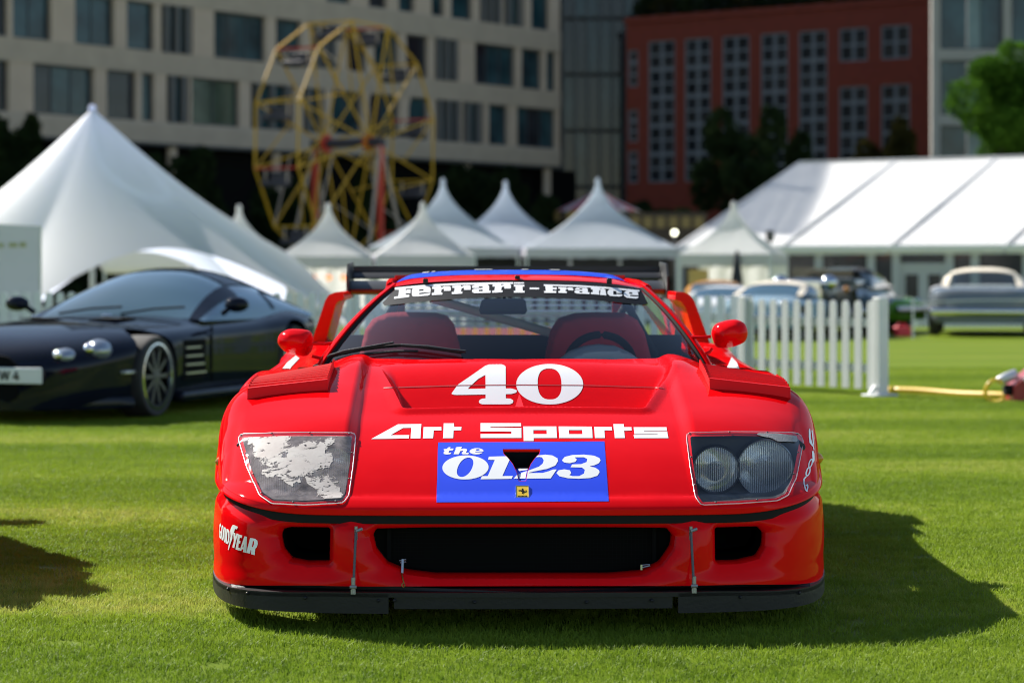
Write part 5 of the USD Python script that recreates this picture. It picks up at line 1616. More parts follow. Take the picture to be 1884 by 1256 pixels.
pagoda('white pagoda tent in front of the foot of the big wheel', 778, 375, 71, 1.46, 470, .10, walls=(1, 2))
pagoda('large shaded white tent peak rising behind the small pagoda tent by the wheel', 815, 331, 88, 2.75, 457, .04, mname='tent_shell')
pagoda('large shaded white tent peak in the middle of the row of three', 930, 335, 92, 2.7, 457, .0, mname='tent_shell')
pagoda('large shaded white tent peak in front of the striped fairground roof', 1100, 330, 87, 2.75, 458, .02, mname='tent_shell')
t7 = pagoda('white pagoda tent with open front standing before the long marquee', 1350, 374, 71, 1.38, 468, -.30, walls=(1, 2))
# dark interior of the three large tents, as one back wall each
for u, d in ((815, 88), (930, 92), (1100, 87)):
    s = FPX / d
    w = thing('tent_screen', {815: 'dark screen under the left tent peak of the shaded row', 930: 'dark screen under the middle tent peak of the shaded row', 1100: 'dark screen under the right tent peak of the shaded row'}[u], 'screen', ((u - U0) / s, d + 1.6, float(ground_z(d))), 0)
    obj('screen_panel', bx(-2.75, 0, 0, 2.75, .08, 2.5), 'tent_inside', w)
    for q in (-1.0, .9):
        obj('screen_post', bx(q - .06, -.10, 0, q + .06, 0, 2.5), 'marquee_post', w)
def tent_lamps(pts, r, d, label, cat='lamp', group=None, m='lamp_amber'):
    for i, (u, v) in enumerate(pts):
        c = world_at(u, v, d)
        t = thing('hanging_lamp', label(i), cat, c, 0, group)
        b = trimesh.creation.icosphere(2, r); obj('bulb', b, m, t, True)
        obj('lamp_cap', trimesh.creation.cylinder(r * .35, r * 1.2, sections=10, transform=trimesh.transformations.translation_matrix((0, 0, r * 1.3))), 'tent_inside', t, 40)
        obj('lamp_cord', tube([(0, 0, r * 1.8), (0, 0, r * 1.8 + .5)], .012, 6), 'tent_inside', t)
tent_lamps([(578, 511), (605, 511), (632, 511)], .085, 70.6, lambda i: ['left', 'middle', 'right'][i] + ' one of three amber lamps hanging inside the pagoda tent', group='amber lamps in the pagoda tent')
# things inside the open pagoda tent before the marquee
c = world_at(1284, 520, 71)
bd = thing('tan_panel', 'tan upright panel inside the open pagoda tent before the marquee', 'panel', (c[0], 71.2, -.8), -.30)
obj('board', bx(-.28, 0, 0, .34, .05, 1.95), 'tan_board', bd); obj('board_foot', bx(-.32, -.15, 0, .38, .2, .04), 'tent_inside', bd)
c = world_at(1356, 500, 69.4)
ps = thing('closed_parasol', 'dark closed parasol at the open front of the pagoda tent', 'parasol', (c[0], 69.4, -.8), 0)
obj('parasol_pole', tube([(0, 0, 0), (0, 0, 2.5)], .025, 8), 'dark_metal', ps)
obj('folded_canopy', turned([(.001, 2.55), (.06, 2.45), (.16, 1.75), (.20, 1.35), (.10, 1.25), (.03, 1.25)], 'z', 14), 'canvas_navy', ps, 40)
obj('parasol_base', turned([(.001, .08), (.25, .07), (.28, 0), (.001, 0)], 'z', 20), 'tent_inside', ps, 40)

# ------------------------------------------------------------------ star tent on the left
ST = world_at(170, 200, 60)
st = thing('star_tent', 'tall white star tent with arched openings behind the black car', 'tent', (ST[0], ST[1], -.6), 0)
apex = ST[2] + .6
arms = [math.radians(a) for a in (-15, -100, -186, 118, 51)]
RA_, RM_, HM_ = 7.75, 4.35, 2.25
for i in range(5):
    a0, a1 = arms[i], arms[(i + 1) % 5]
    if a1 > a0: a1 -= 2 * np.pi
    P = []
    for w in np.linspace(0, 1, 33):
        th = a0 + (a1 - a0) * w
        q = math.sin(w * np.pi)
        hem = np.array([math.cos(th), math.sin(th)]) * (RA_ + (RM_ - RA_) * q ** .62)
        # straight-ish hem between the arms' tips
        A, B = RA_ * np.array([math.cos(a0), math.sin(a0)]), RA_ * np.array([math.cos(a1), math.sin(a1)])
        ch = A + (B - A) * w
        hem = hem * .55 + ch * (.45 + 0 * q) * (1 - .12 * q)
        hz = HM_ * q ** .75
        row = []
        for k in np.linspace(0, 1, 15):
            r = k
            z = apex + (hz - apex) * (k - .10 * math.sin(k * np.pi) * -1 * (1 - .3 * q)) 
            row.append((hem[0] * r, hem[1] * r, max(z, 0)))
        P.append(row)
    obj('canopy_panel', grid_mesh(np.array(P)), 'star_fabric', st, True)
    c = np.array([math.cos(a0), math.sin(a0)])
    obj('anchor_strap', tube([(c[0] * RA_, c[1] * RA_, .02), (c[0] * (RA_ + .5), c[1] * (RA_ + .5), 0)], .03, 6), 'tent_pole', st)
obj('centre_pole', tube([(0, 0, 0), (0, 0, apex - .05)], .07, 10), 'tent_pole', st)
obj('peak_cap', trimesh.creation.icosphere(2, .10).apply_translation((0, 0, apex)), 'star_fabric', st, True)
# pale canopy seen through the arch
c = world_at(262, 478, 76)
cv = thing('white_canopy', 'white rounded canopy seen through the arch of the star tent', 'canopy', (c[0], 76, -.8), 0)
w = 80 / FPX * 76
zc_ = c[2] + .8
obj('canopy_top', rbox(-w, 0, zc_ - .45, w * 1.1, 2.2, zc_ + .48, .26, 12), 'tent_white', cv, 50)
for q in (-w + .15, w * 1.1 - .15):
    obj('canopy_leg', bx(q - .04, .2, 0, q + .04, .28, zc_ - .3), 'tent_pole', cv)
# grey fabric wall at the left edge
a, b = world_at(-260, 410, 27), world_at(72, 416, 27)
gb = thing('fabric_stand', 'plain grey-white fabric stand with a faint green line at the left edge', 'stand', (a[0], 27, 0), 0)
w = b[0] - a[0]
pl = Polygon([(0, .02), (w, .02), (w, b[2]), (w * .72, b[2] + .03), (0, a[2] + .08)])
m = extrude(pl, .14); m.apply_transform(np.array([[1, 0, 0, 0], [0, 0, 1, 0], [0, 1, 0, 0], [0, 0, 0, 1.0]])); m.fix_normals()
obj('fabric_wall', m, 'grey_board', gb)
rng = np.random.default_rng(3)
zz = CAMH + (HZ - 450) / FPX * 27
for k in range(14):
    x = .25 + k * (w - .35) / 14
    obj('faded_letter', bx(x, -.008, zz - .03, x + rng.uniform(.05, .10), .0, zz + rng.uniform(.01, .035)), 'faded_green', gb)

# ------------------------------------------------------------------ striped fairground roof, lamp
c = world_at(1100, 390, 110)
fr = thing('fairground_stall', 'round fairground stall with a red and white striped roof behind the tent peaks', 'stall', (c[0], 110, -.8), 0)
R_f, zr = 82 / FPX * 110, c[2] + .8
zap = CAMH + (HZ - 348) / FPX * 110 + .8
for k in range(24):
    a0, a1 = k * np.pi / 12, (k + 1) * np.pi / 12
    P = [[(R_f * q * math.cos(a), R_f * q * math.sin(a), zr + (zap - zr) * (1 - q ** .9)) for a in np.linspace(a0, a1, 4)] for q in (1, .66, .33, .02)]
    obj('roof_stripe', grid_mesh(np.array(P)), 'stripe_red' if k % 2 else 'tent_white', fr, True)
    obj('rounding_board', grid_mesh(np.array([[(R_f * 1.01 * math.cos(a), R_f * 1.01 * math.sin(a), z) for a in np.linspace(a0, a1, 4)] for z in (zr - .45, zr + .02)])), 'board_ochre' if k % 2 else 'board_brown', fr)
for k in range(8):
    a = k * np.pi / 4
    obj('stall_post', tube([(R_f * .9 * math.cos(a), R_f * .9 * math.sin(a), 0), (R_f * .9 * math.cos(a), R_f * .9 * math.sin(a), zr)], .06, 8), 'board_brown', fr)
obj('stall_drum', turned([(R_f * .45, 0), (R_f * .45, zr)], 'z', 24), 'tent_inside', fr)
b = world_at(1225, 405, 106)
bo = thing('fairground_hoarding', 'dim brown fairground hoarding between the striped roof and the marquee', 'hoarding', (b[0], 106, -.8), 0)
obj('hoarding_board', bx(-1.7, 0, 1.6, 1.9, .15, b[2] + .8 + .35), 'board_brown', bo)
for k in range(6):
    obj('painted_panel', bx(-1.6 + k * .58, -.03, b[2] + .45, -1.2 + k * .58, 0, b[2] + .95), 'board_ochre', bo)
for q in (-1.5, 1.7):
    obj('hoarding_post', bx(q - .06, .15, 0, q + .06, .3, b[2] + 1.1), 'board_brown', bo)
c = world_at(1241, 428, 86)
fl = thing('floodlight', 'bright round floodlight on a pole left of the marquee gable', 'lamp', (c[0], 86, -.8), 0)
obj('lamp_post', tube([(0, .25, 0), (0, .25, c[2] + .8)], .04, 8), 'dark_metal', fl)
obj('lamp_globe', trimesh.creation.icosphere(2, .10).apply_translation((0, 0, c[2] + .8)), 'lamp_white', fl, True)
obj('lamp_bracket', tube([(0, .25, c[2] + .8), (0, .10, c[2] + .8)], .03, 6), 'dark_metal', fl)

# ------------------------------------------------------------------ long marquee on the right
E0 = np.array([6.15, 85.0]); ang = math.atan2(-.521, .853)
mq = thing('marquee', 'long white marquee with grey posts and dark glass front on the right', 'marquee', (E0[0], E0[1], -.8), ang)
ze, zr_, half = CAMH + 46 / 50.2 + .8, CAMH + 200 / 45.2 + .8, 10.6
bay = 4.15
nb = 6
for k in range(nb):
    P = []
    for w in np.linspace(.010, .990, 9):
        x = (k + w) * bay
        P.append([(x, half * q, ze + (zr_ - ze) * q - .10 * math.sin(w * np.pi) * math.sin(q * np.pi)) for q in np.linspace(-.02, 1, 12)])
    obj('roof_panel', grid_mesh(np.array(P), flip=True).apply_scale(1), 'marquee_white', mq, True)
    P = [[((k + w) * bay, half * q + half, zr_ + (ze - zr_) * q) for q in np.linspace(0, 1, 4)] for w in (.01, .99)]
    obj('roof_panel', grid_mesh(np.array(P), flip=True), 'marquee_white', mq, True)
    obj('eaves_valance', bx(k * bay + .03, -.30, ze - .30, (k + 1) * bay - .03, -.26, ze + .02), 'marquee_white', mq)
for k in range(nb + 1):
    obj('roof_seam', bar((k * bay, -.02 * half, ze + .02), (k * bay, half, zr_ + .03), .055, .04), 'seam_grey', mq)
obj('gutter', bx(0, -.34, ze - .14, nb * bay, -.30, ze - .02), 'seam_grey', mq)
obj('ridge_cap', bar((0, half, zr_ + .03), (nb * bay, half, zr_ + .03), .25, .06), 'marquee_white', mq)
g_ = Polygon([(0, 0), (2 * half, 0), (2 * half, ze - .02), (half, zr_ - .02), (0, ze - .02)])
m = extrude(g_, .05); m.apply_transform(np.array([[0, 0, 1, -.03], [1, 0, 0, 0], [0, 1, 0, 0], [0, 0, 0, 1.0]]))
obj('gable_wall', m, 'marquee_white', mq)
obj('back_wall', bx(0, 2 * half - .1, 0, nb * bay, 2 * half, ze), 'tent_inside', mq)
obj('marquee_floor', bx(.1, .2, 0, nb * bay, 2 * half - .2, .08), 'tent_inside', mq)
def fm(u):
    k = (u - U0) / FPX
    return (E0[1] * k - E0[0]) / (.853 + .521 * k)
posts = [1252, 1330, 1415, 1508, 1604, 1650, 1748, 1795, 1890, 1960]
for u in posts:
    x = fm(u)
    obj('post', bx(x - .14, -.10, 0, x + .14, .12, ze - .30), 'marquee_post', mq)
for a, b in zip(posts[:-1], posts[1:]):
    if (a, b) == (1650, 1748):
        continue
    x0, x1 = fm(a) + .14, fm(b) - .14
    obj('glass_panel', bx(x0, 0, .45, x1, .03, ze - .30), 'marquee_glass', mq)
    obj('kick_panel', bx(x0, -.02, 0, x1, .04, .45), 'marquee_post', mq)
    obj('transom', bx(x0, -.04, 1.02, x1, .05, 1.12), 'marquee_post', mq)
x0, x1 = fm(1650) + .14, fm(1748) - .14
xm = (x0 + x1) / 2
obj('door_head', bx(x0, -.05, ze - .78, x1, .05, ze - .62), 'marquee_post', mq)
obj('fanlight', bx(x0, 0, ze - .62, x1, .03, ze - .30), 'marquee_glass', mq)
for a, b in ((x0, xm), (xm, x1)):
    d_ = obj('door', join([bx(a, -.03, .05, a + .17, .04, ze - .78), bx(b - .17, -.03, .05, b, .04, ze - .78), bx(a + .17, -.03, ze - 1.0, b - .17, .04, ze - .78), bx(a + .17, -.03, .05, b - .17, .04, .30)]), 'marquee_post', mq)
    obj('door_pane', bx(a + .17, 0, .30, b - .17, .02, ze - 1.0), 'marquee_glass', d_)
# fairy lights inside
lights = [(1560, 478), (1568, 474), (1577, 472), (1587, 470), (1616, 475), (1624, 472), (1631, 468), (1638, 473), (1628, 477), (1644, 475), (1660, 459), (1678, 461), (1696, 461), (1716, 463), (1760, 472), (1768, 470), (1780, 471), (1756, 478)]
def plane_hit(u, v, back):
    k = (u - U0) / FPX
    n = np.array([.521, .853])
    p0 = E0 + n * back
    d = (n @ p0) / (n @ np.array([k, 1.0]))
    return world_at(u, v, d)
for i, (u, v) in enumerate(lights):
    c = plane_hit(u, v, 1.6)
    t = thing('fairy_light', 'small amber light glowing behind the dark marquee front', 'light', c, 0, 'amber lights inside the marquee')
    obj('bulb', trimesh.creation.icosphere(1, .06), 'lamp_amber', t, True)
    obj('socket', trimesh.creation.cylinder(.02, .10, sections=8, transform=trimesh.transformations.translation_matrix((0, 0, .09))), 'tent_inside', t)
c = world_at(1417, 436, 80)
sp = thing('loudspeaker', 'small dark loudspeaker on a pole at the marquee eaves', 'loudspeaker', (c[0], 80, -.8), .4)
obj('speaker_box', rbox(-.12, -.1, c[2] + .65, .12, .12, c[2] + 1.02, .03), 'tent_inside', sp, 40)
obj('speaker_pole', tube([(0, 0, 0), (0, 0, c[2] + .68)], .03, 8), 'dark_metal', sp)
obj('speaker_grille', bx(-.09, -.115, c[2] + .69, .09, -.10, c[2] + .98), 'dark_metal', sp)

# ------------------------------------------------------------------ big wheel
C_ = world_at(678, 262, 104)
bw = thing('ferris_wheel', 'yellow fairground big wheel with red legs in front of the stone block', 'ferris wheel', (C_[0], C_[1], -.8), math.radians(59))
# local x: across the wheel; local y: along the axle, away from the camera
hc = C_[2] + .8
Rw = 5.5
wd = 2.3
N_ = 12
ang_ = [math.radians(90 + 14 + k * 360 / N_) for k in range(N_)]
def rp_(k, y, r=Rw):
    return np.array([r * math.cos(ang_[k % N_]), y, hc + r * math.sin(ang_[k % N_])])
for y in (0, wd):
    for k in range(N_):
        obj('rim_bar', bar(rp_(k, y), rp_(k + 1, y), .080), 'wheel_yellow', bw)
        h0 = np.array([.30 * math.cos(ang_[k]), y + (.12 if y else -.12), hc + .30 * math.sin(ang_[k])])
        obj('spoke', bar(h0, rp_(k, y), .070), 'wheel_yellow', bw)
        obj('spoke_brace', bar(rp_(k, y, Rw * .52), rp_(k + 1, y), .055), 'wheel_yellow' if k % 3 else 'wheel_pale', bw)
    obj('hub_disc', trimesh.creation.cylinder(.42, .12, sections=20, transform=trimesh.transformations.translation_matrix((0, y, hc)) @ trimesh.transformations.rotation_matrix(np.pi / 2, (1, 0, 0))), 'wheel_red', bw, 40)
for k in range(N_):
    obj('cross_bar', bar(rp_(k, 0), rp_(k, wd), .08), 'wheel_red' if k % 2 else 'wheel_yellow', bw)
    c = rp_(k, wd / 2)
    seat = obj('gondola', join([rbox(c[0] - .34, c[1] - .55, c[2] - .80, c[0] + .34, c[1] + .62, c[2] - .55, .06), rbox(c[0] + .24, c[1] - .55, c[2] - .58, c[0] + .35, c[1] + .55, c[2] - .15, .05)]), 'wheel_dark', bw, 40)
    for q in (-.58, .58):
        obj('gondola_arm', bar(c + (0, q, .0), c + (.0, q, -.62), .06), 'wheel_pale', seat)
obj('axle', tube([(0, -.8, hc), (0, wd + .8, hc)], .20, 14), 'wheel_dark', bw, 40)
for y in (-.65, wd + .65):
    for x in (-2.2, 2.2):
        obj('support_leg', bar((x, y + (-.5 if y < 0 else .5), 0), (0, y, hc), .11), 'wheel_pale', bw)
    obj('support_leg', bar((.0, y, 0), (0, y, hc), .22), 'wheel_red', bw)
    obj('base_beam', bar((-2.6, y, .12), (2.6, y, .12), .24), 'wheel_dark', bw)

# ------------------------------------------------------------------ picket fences
def picket(h, w=.080):
    pl = Polygon([(-w / 2, 0), (w / 2, 0), (w / 2, h - .035), (w / 2 * .72, h - .010), (0, h), (-w / 2 * .72, h - .010), (-w / 2, h - .035)])
    m = extrude(pl, .018); m.apply_transform(np.array([[1, 0, 0, 0], [0, 0, 1, -.009], [0, 1, 0, 0], [0, 0, 0, 1.0]])); m.fix_normals()
    return m
def fence(label, p0, p1, n, h, lift=.06, arch=0.0, post0=True, post1=True, base=True, pw=.08):
    p0, p1 = np.array(p0, float), np.array(p1, float)
    L = np.linalg.norm(p1 - p0)
    gz = float(ground_z(p0[1]))
    t = thing('picket_fence', label, 'fence', (p0[0], p0[1], gz), math.atan2(*(p1 - p0)[::-1]), 'white picket fences')
    for k in range(n):
        x = L * (k + .6) / (n + .2)
        hh = h + arch * math.sin(np.pi * (k + .5) / n)
        m = picket(hh - lift, pw); m.apply_translation((x, -.022, lift))
        obj('picket', m, 'fence_white', t)
    for z in (.20, h * .72):
        obj('rail', bx(0, -.010, z, L, .018, z + .075), 'fence_white', t)
    for on, x in ((post0, 0), (post1, L)):
        if on:
            p = obj('post', rbox(x - .052, -.052, 0, x + .052, .052, h + .03, .012, 6), 'fence_white', t, 30)
            if base:
                obj('post_foot', rbox(x - .09, -.15, .0, x + .09, .13, .022, .010), 'fence_white', p, 40)
                obj('post_brace', bar((x, -.13, .02), (x, -.06, .09), .03), 'fence_white', p)
    return t
FP0 = world_at(1620, 735, 20.1)
FP1 = world_at(1372, 715, 21.6)
fence('white picket fence run right of the red car ending in a square post', (FP1[0], 21.6), (FP0[0], 20.1), 11, .83, post0=True)
fence('white picket fence run behind the red car, joined to the run on its right', (-1.70, 24.6), (FP1[0], 21.75), 32, .86, post0=True, post1=False)
fence('white picket fence run behind the tail of the black car', (-6.4, 25.6), (-1.80, 24.7), 36, .86, post0=True, post1=False)
a, b = world_at(1685, 590, 64), world_at(1905, 590, 64)
fence('distant white picket fence in front of the marquee doors', (a[0], 64), (b[0], 62), 26, .95, base=False)
# ================================================================== the other cars
lacquer('coupe_black', (0.003, 0.004, 0.008), rough=0.3, coat=0.7)
lacquer('car_green', (0.010, 0.022, 0.022), rough=0.3)
lacquer('car_grey_blue', (0.12, 0.14, 0.155), rough=0.4)
lacquer('car_cream', (0.75, 0.68, 0.55), rough=0.4, coat=0.3)
lacquer('car_sky', (0.24, 0.33, 0.37), rough=0.4)
lacquer('car_orange', (0.62, 0.28, 0.02), rough=0.4)
lacquer('car_lime', (0.10, 0.26, 0.02), rough=0.4)
lacquer('car_olive', (0.06, 0.06, 0.045), rough=0.4)
lacquer('car_white', (0.68, 0.69, 0.68), rough=0.4)
mat('car_glass', {'p': ('principled_bsdf', {'base_color': (0.035, 0.085, 0.11), 'roughness': 0.03, 'specular_ior_level': 0.6, 'coat_weight': 1.0, 'coat_roughness': 0.01})}, [], 'p.BSDF')
plain('cabin_pink', (0.42, 0.22, 0.19), 0.8)
plain('plate_white', (0.62, 0.63, 0.62), 0.5)
mat('headlamp_glass', {'g': ('glossy_bsdf', {'color': (0.55, 0.58, 0.62), 'roughness': 0.12}), 'd': ('diffuse_bsdf', {'color': (0.16, 0.18, 0.21)}), 'm': ('mix_closure', {'fac': 0.5})}, [('g.BSDF', 'm.closure1'), ('d.BSDF', 'm.closure2')], 'm.closure')

def to_man(m):
    m = m.copy(); m.merge_vertices(); m.update_faces(m.nondegenerate_faces())
    m.fix_normals()
    return m3.Manifold(m3.Mesh(np.asarray(m.vertices, np.float32), np.asarray(m.faces, np.uint32)))

def shell(L, w, zl, zm, zt, n=70, p=2.8, wheels=(), r=.33, W=.9, k=15):
    """closed car body: half width w(y), underside zl, waist zm(y), top zt(y)"""
    P = []
    for y in np.linspace(0, L, n):
        ww, m_, t_ = float(w(y)), float(zm(y)), float(zt(y))
        a = np.linspace(0, np.pi / 2, k)
        up = np.c_[ww * np.cos(a) ** (2 / p), m_ + (t_ - m_) * np.sin(a) ** (2 / p)]
        lo = np.array([(0, zl), (ww * .5, zl), (ww * .90, zl), (ww * .965, zl + .07), (ww * .995, (zl + m_) / 2)])
        half = np.vstack([lo, up])
        full = np.vstack([half, (half * [-1, 1])[::-1][1:-1]])
        P.append(np.c_[full[:, 0], np.full(len(full), y), full[:, 1]])
    P = np.array(P)
    body = grid_mesh(P.transpose(1, 0, 2), close_u=True)
    v, f = list(body.vertices), list(body.faces)
    N, M = P.shape[1], P.shape[0]
    for e in (0, M - 1):
        v.append(P[e].mean(0)); c = len(v) - 1
        for i in range(N):
            j = (i + 1) % N
            q = [c, i * M + e, j * M + e]
            f.append(q if e else q[::-1])
    body = trimesh.Trimesh(np.array(v), np.array(f), process=False)
    try:
        M_ = to_man(body)
        if M_.status() != m3.Error.NoError or M_.num_tri() == 0:
            return body
        for y, rr in wheels:
            c = m3.Manifold.cylinder(3.0, rr * 1.10, rr * 1.10, 40, True).rotate((0, 90, 0)).translate((0, y, rr * .98))
            gap = m3.Manifold.cube((W * 1.25, 3, 3), True).translate((0, y, 0))
            M_ = M_ - (c - gap)
        return man(M_)
    except Exception:
        return body

def cabin(y0, y1, zc, wb, wt, zbase, n=36, k=13, p=2.5):
    P = []
    for y in np.linspace(y0, y1, n):
        h = max(float(zc(y)) - zbase, .002)
        a = np.linspace(0, np.pi, 2 * k - 1)
        f = np.clip(h / (float(zc((y0 + y1) / 2)) - zbase), 0, 1)
        q = wb + (wt - wb) * np.abs(np.sin(a)) * f
        P.append(np.c_[q * np.sign(np.cos(a)) * np.abs(np.cos(a)) ** (2 / p), np.full(len(a), y), zbase + h * np.abs(np.sin(a)) ** (2 / p)])
    return np.array(P)

def road_wheel(t, x, y, r, w, sg, rim='dark_metal', spokes=10, lip='chrome'):
    g = obj('wheel', turned([(r * .70, -w / 2), (r * .95, -w / 2), (r, -w / 2 + .03), (r, w / 2 - .03), (r * .95, w / 2), (r * .70, w / 2)], 'x', 36, (x, y, r)), 'tyre', t, 40)
    o = sg * w / 2
    obj('rim_lip', turned([(r * .80, o * .6), (r * .82, o * 1.0), (r * .77, o * 1.02), (r * .74, o * .7)], 'x', 36, (x, y, r)), lip, g, 40)
    obj('rim_dish', turned([(r * .76, o * .3), (r * .2, o * .35), (.001, o * .35)], 'x', 24, (x, y, r)), 'void_black', g, 40)
    for k in range(spokes):
        a = k * 2 * np.pi / spokes
        d = np.array([0, math.cos(a), math.sin(a)])
        c = np.array([x + o * .75, y, r])
        obj('spoke', bar(c + d * r * .10, c + d * r * .76, .03, .035, (1, 0, 0)), rim, g)
    obj('hub_cap', turned([(r * .16, o * .6), (r * .14, o * .92), (.001, o * .95)], 'x', 16, (x, y, r)), rim, g, 40)

# ---- black coupe
bc = thing('sports_coupe', 'low black sports coupe with white number plate parked at the left', 'sports car', (-3.80, 16.60, 0), math.radians(-17))
Lc = 4.5
w_ = PchipInterpolator([0, .08, .3, .8, 1.3, 2.2, 3.0, 3.7, 4.2, 4.5], [.30, .52, .76, .92, .93, .90, .91, .95, .88, .74])
zm_ = PchipInterpolator([0, .4, 1.0, 2.0, 3.0, 3.8, 4.5], [.34, .42, .50, .54, .56, .60, .58])
zt_ = PchipInterpolator([0, .06, .2, .5, .95, 1.5, 2.1, 2.8, 3.4, 3.8, 4.2, 4.5], [.40, .47, .545, .625, .69, .715, .735, .745, .77, .80, .77, .70])
obj('body', shell(Lc, w_, .10, zm_, zt_, wheels=[(.95, .315), (3.62, .325)], W=.62), 'coupe_black', bc, 45)
zc_ = PchipInterpolator([2.05, 2.30, 2.60, 2.92, 3.2, 3.5, 3.9, 4.36], [.71, .86, 1.0, 1.09, 1.108, 1.08, .97, .79])
Pc = cabin(2.05, 4.34, zc_, .80, .60, .69)
obj('cabin_glass', grid_mesh(Pc), 'car_glass', bc, 50)
def over(P, j0, j1, i0, i1, lift):
    Q = P[i0:i1, j0:j1].copy()
    c = Q.copy(); c[..., 0] = 0; c[..., 2] = .5
    d = Q - c; d[..., 1] = 0
    d /= np.linalg.norm(d, axis=-1, keepdims=True)
    return grid_mesh(Q + d * lift)
obj('roof_skin', over(Pc, 5, 20, 14, 24, .008), 'coupe_black', bc, 50)
obj('rear_pillar', over(Pc, 4, 21, 24, 36, .007), 'coupe_black', bc, 50)
for js in ((3, 6), (19, 22)):
    obj('windscreen_pillar', over(Pc, js[0], js[1], 0, 15, .008), 'coupe_black', bc, 50)
for js in ((1, 5), (20, 24)):
    obj('door_pillar', over(Pc, js[0], js[1], 22, 24, .006), 'coupe_black', bc, 50)
plate = obj('number_plate', rbox(-.02, -.040, .285, .50, -.020, .40, .008, 6), 'plate_white', bc)
for s_, x in (('W', .165), ('4', .27)):
    m = meshkit.text_mesh(s_, .062, .003, True)
    m.apply_transform(np.array([[1, 0, 0, x], [0, 0, -1, -.041], [0, 1, 0, .312], [0, 0, 0, 1.0]]))
    obj('plate_letter', m, 'void_black', plate)
obj('grille', puff(Polygon(ell(0, .22, .30, .075, 30, 3)).buffer(0), -.006, .004, .02, .03), 'void_black', bc, 40)
obj('nose_grille', puff(Polygon([(-.28, .41), (0, .36), (.28, .41), (.20, .475), (0, .50), (-.20, .475)]).buffer(0), .012, .004, .02, .03), 'void_black', bc, 40)
a_ = np.linspace(0, 2 * np.pi, 28)
em = obj('nose_emblem', tube(np.c_[.062 * np.cos(a_), np.full(28, -.012), .445 + .062 * np.sin(a_)], .008, 8, cap=False), 'chrome', bc, True)
for q in (90, 210, 330):
    obj('emblem_ray', bar((0, -.012, .445), (.058 * math.cos(math.radians(q)), -.012, .445 + .058 * math.sin(math.radians(q))), .014, .008, (0, 1, 0)), 'chrome', em)
obj('bumper_lip', grid_mesh(np.array([[(x * k, y - .02, z) for x, y in zip(np.linspace(-.90, .90, 31), .62 * np.abs(np.linspace(-1, 1, 31)) ** 2.6)] for k, z in ((1, .17), (1.02, .12), (1.0, .09))])), 'coupe_black', bc, 40)
for sg in (-1, 1):
    for (x, y, z, r1, r2) in ((.54, .20, .475, .085, .10), (.70, .40, .515, .10, .135)):
        m = trimesh.creation.icosphere(3, 1.0)
        m.apply_scale((r1, r2 * 1.25, r2 * .62)); m.apply_transform(trimesh.transformations.rotation_matrix(sg * .5, (0, 0, 1))); m.apply_translation((sg * x, y + .045, z - .004))
        h = obj('headlamp', m, 'headlamp_glass', bc, True)
        b = trimesh.creation.icosphere(2, r1 * .42); b.apply_translation((sg * x, y - r2 * .75, z + .01))
        obj('lamp_eye', b, 'chrome', h, True)
    m = rbox(sg * .80, .50, .33, sg * .90, .72, .365, .012, 8)
    obj('side_intake', m, 'steel', bc, 40)
    mm = trimesh.creation.icosphere(3, 1.0); mm.apply_scale((.10, .085, .062)); mm.apply_translation((sg * .98, 2.28, .82))
    q = obj('door_mirror', mm, 'coupe_black', bc, True)
    obj('mirror_stalk', tube([(sg * .84, 2.32, .745), (sg * .92, 2.30, .80)], .022, 8), 'coupe_black', q, True)
    for k in range(4):
        obj('side_vent_fin', bx(sg * .925, 1.42, .30 + k * .065, sg * .945, 1.78 - .03 * k, .312 + k * .065), 'steel', bc)
    obj('side_vent', bx(sg * .90, 1.40, .26, sg * .930, 1.80, .56), 'void_black', bc)
    obj('door_seam', bx(sg * .905, 1.95, .22, sg * .916, 1.958, .66), 'void_black', bc)
    obj('sill', rbox(sg * .84, 1.35, .09, sg * .95, 3.25, .17, .03), 'coupe_black', bc, 40)
    road_wheel(bc, sg * .81, .95, .305, .24, sg)
    road_wheel(bc, sg * .80, 3.62, .315, .28, sg)
for x in (-.45, .1):
    obj('wiper', tube([(x, 2.0, .745), (x + .25, 2.07, .785), (x + .5, 2.12, .80)], .010, 6), 'rubber', bc, True)
for sg in (-1, 1):
    obj('bonnet_vent', bx(sg * .18, 1.30, .714, sg * .42, 1.62, .722), 'void_black', bc)
obj('washer_jet', rbox(-.52, 1.66, .715, -.44, 1.70, .74, .01), 'chrome', bc, True)
obj('washer_jet', rbox(.1, 1.66, .725, .18, 1.70, .75, .01), 'chrome', bc, True)
copy_of(bc, 'sports_coupe', (-2.80, 7.60, 0), math.radians(30), 'black car outside the frame on the left whose shadow falls on the lawn', cat='sports car', scale=1.4)

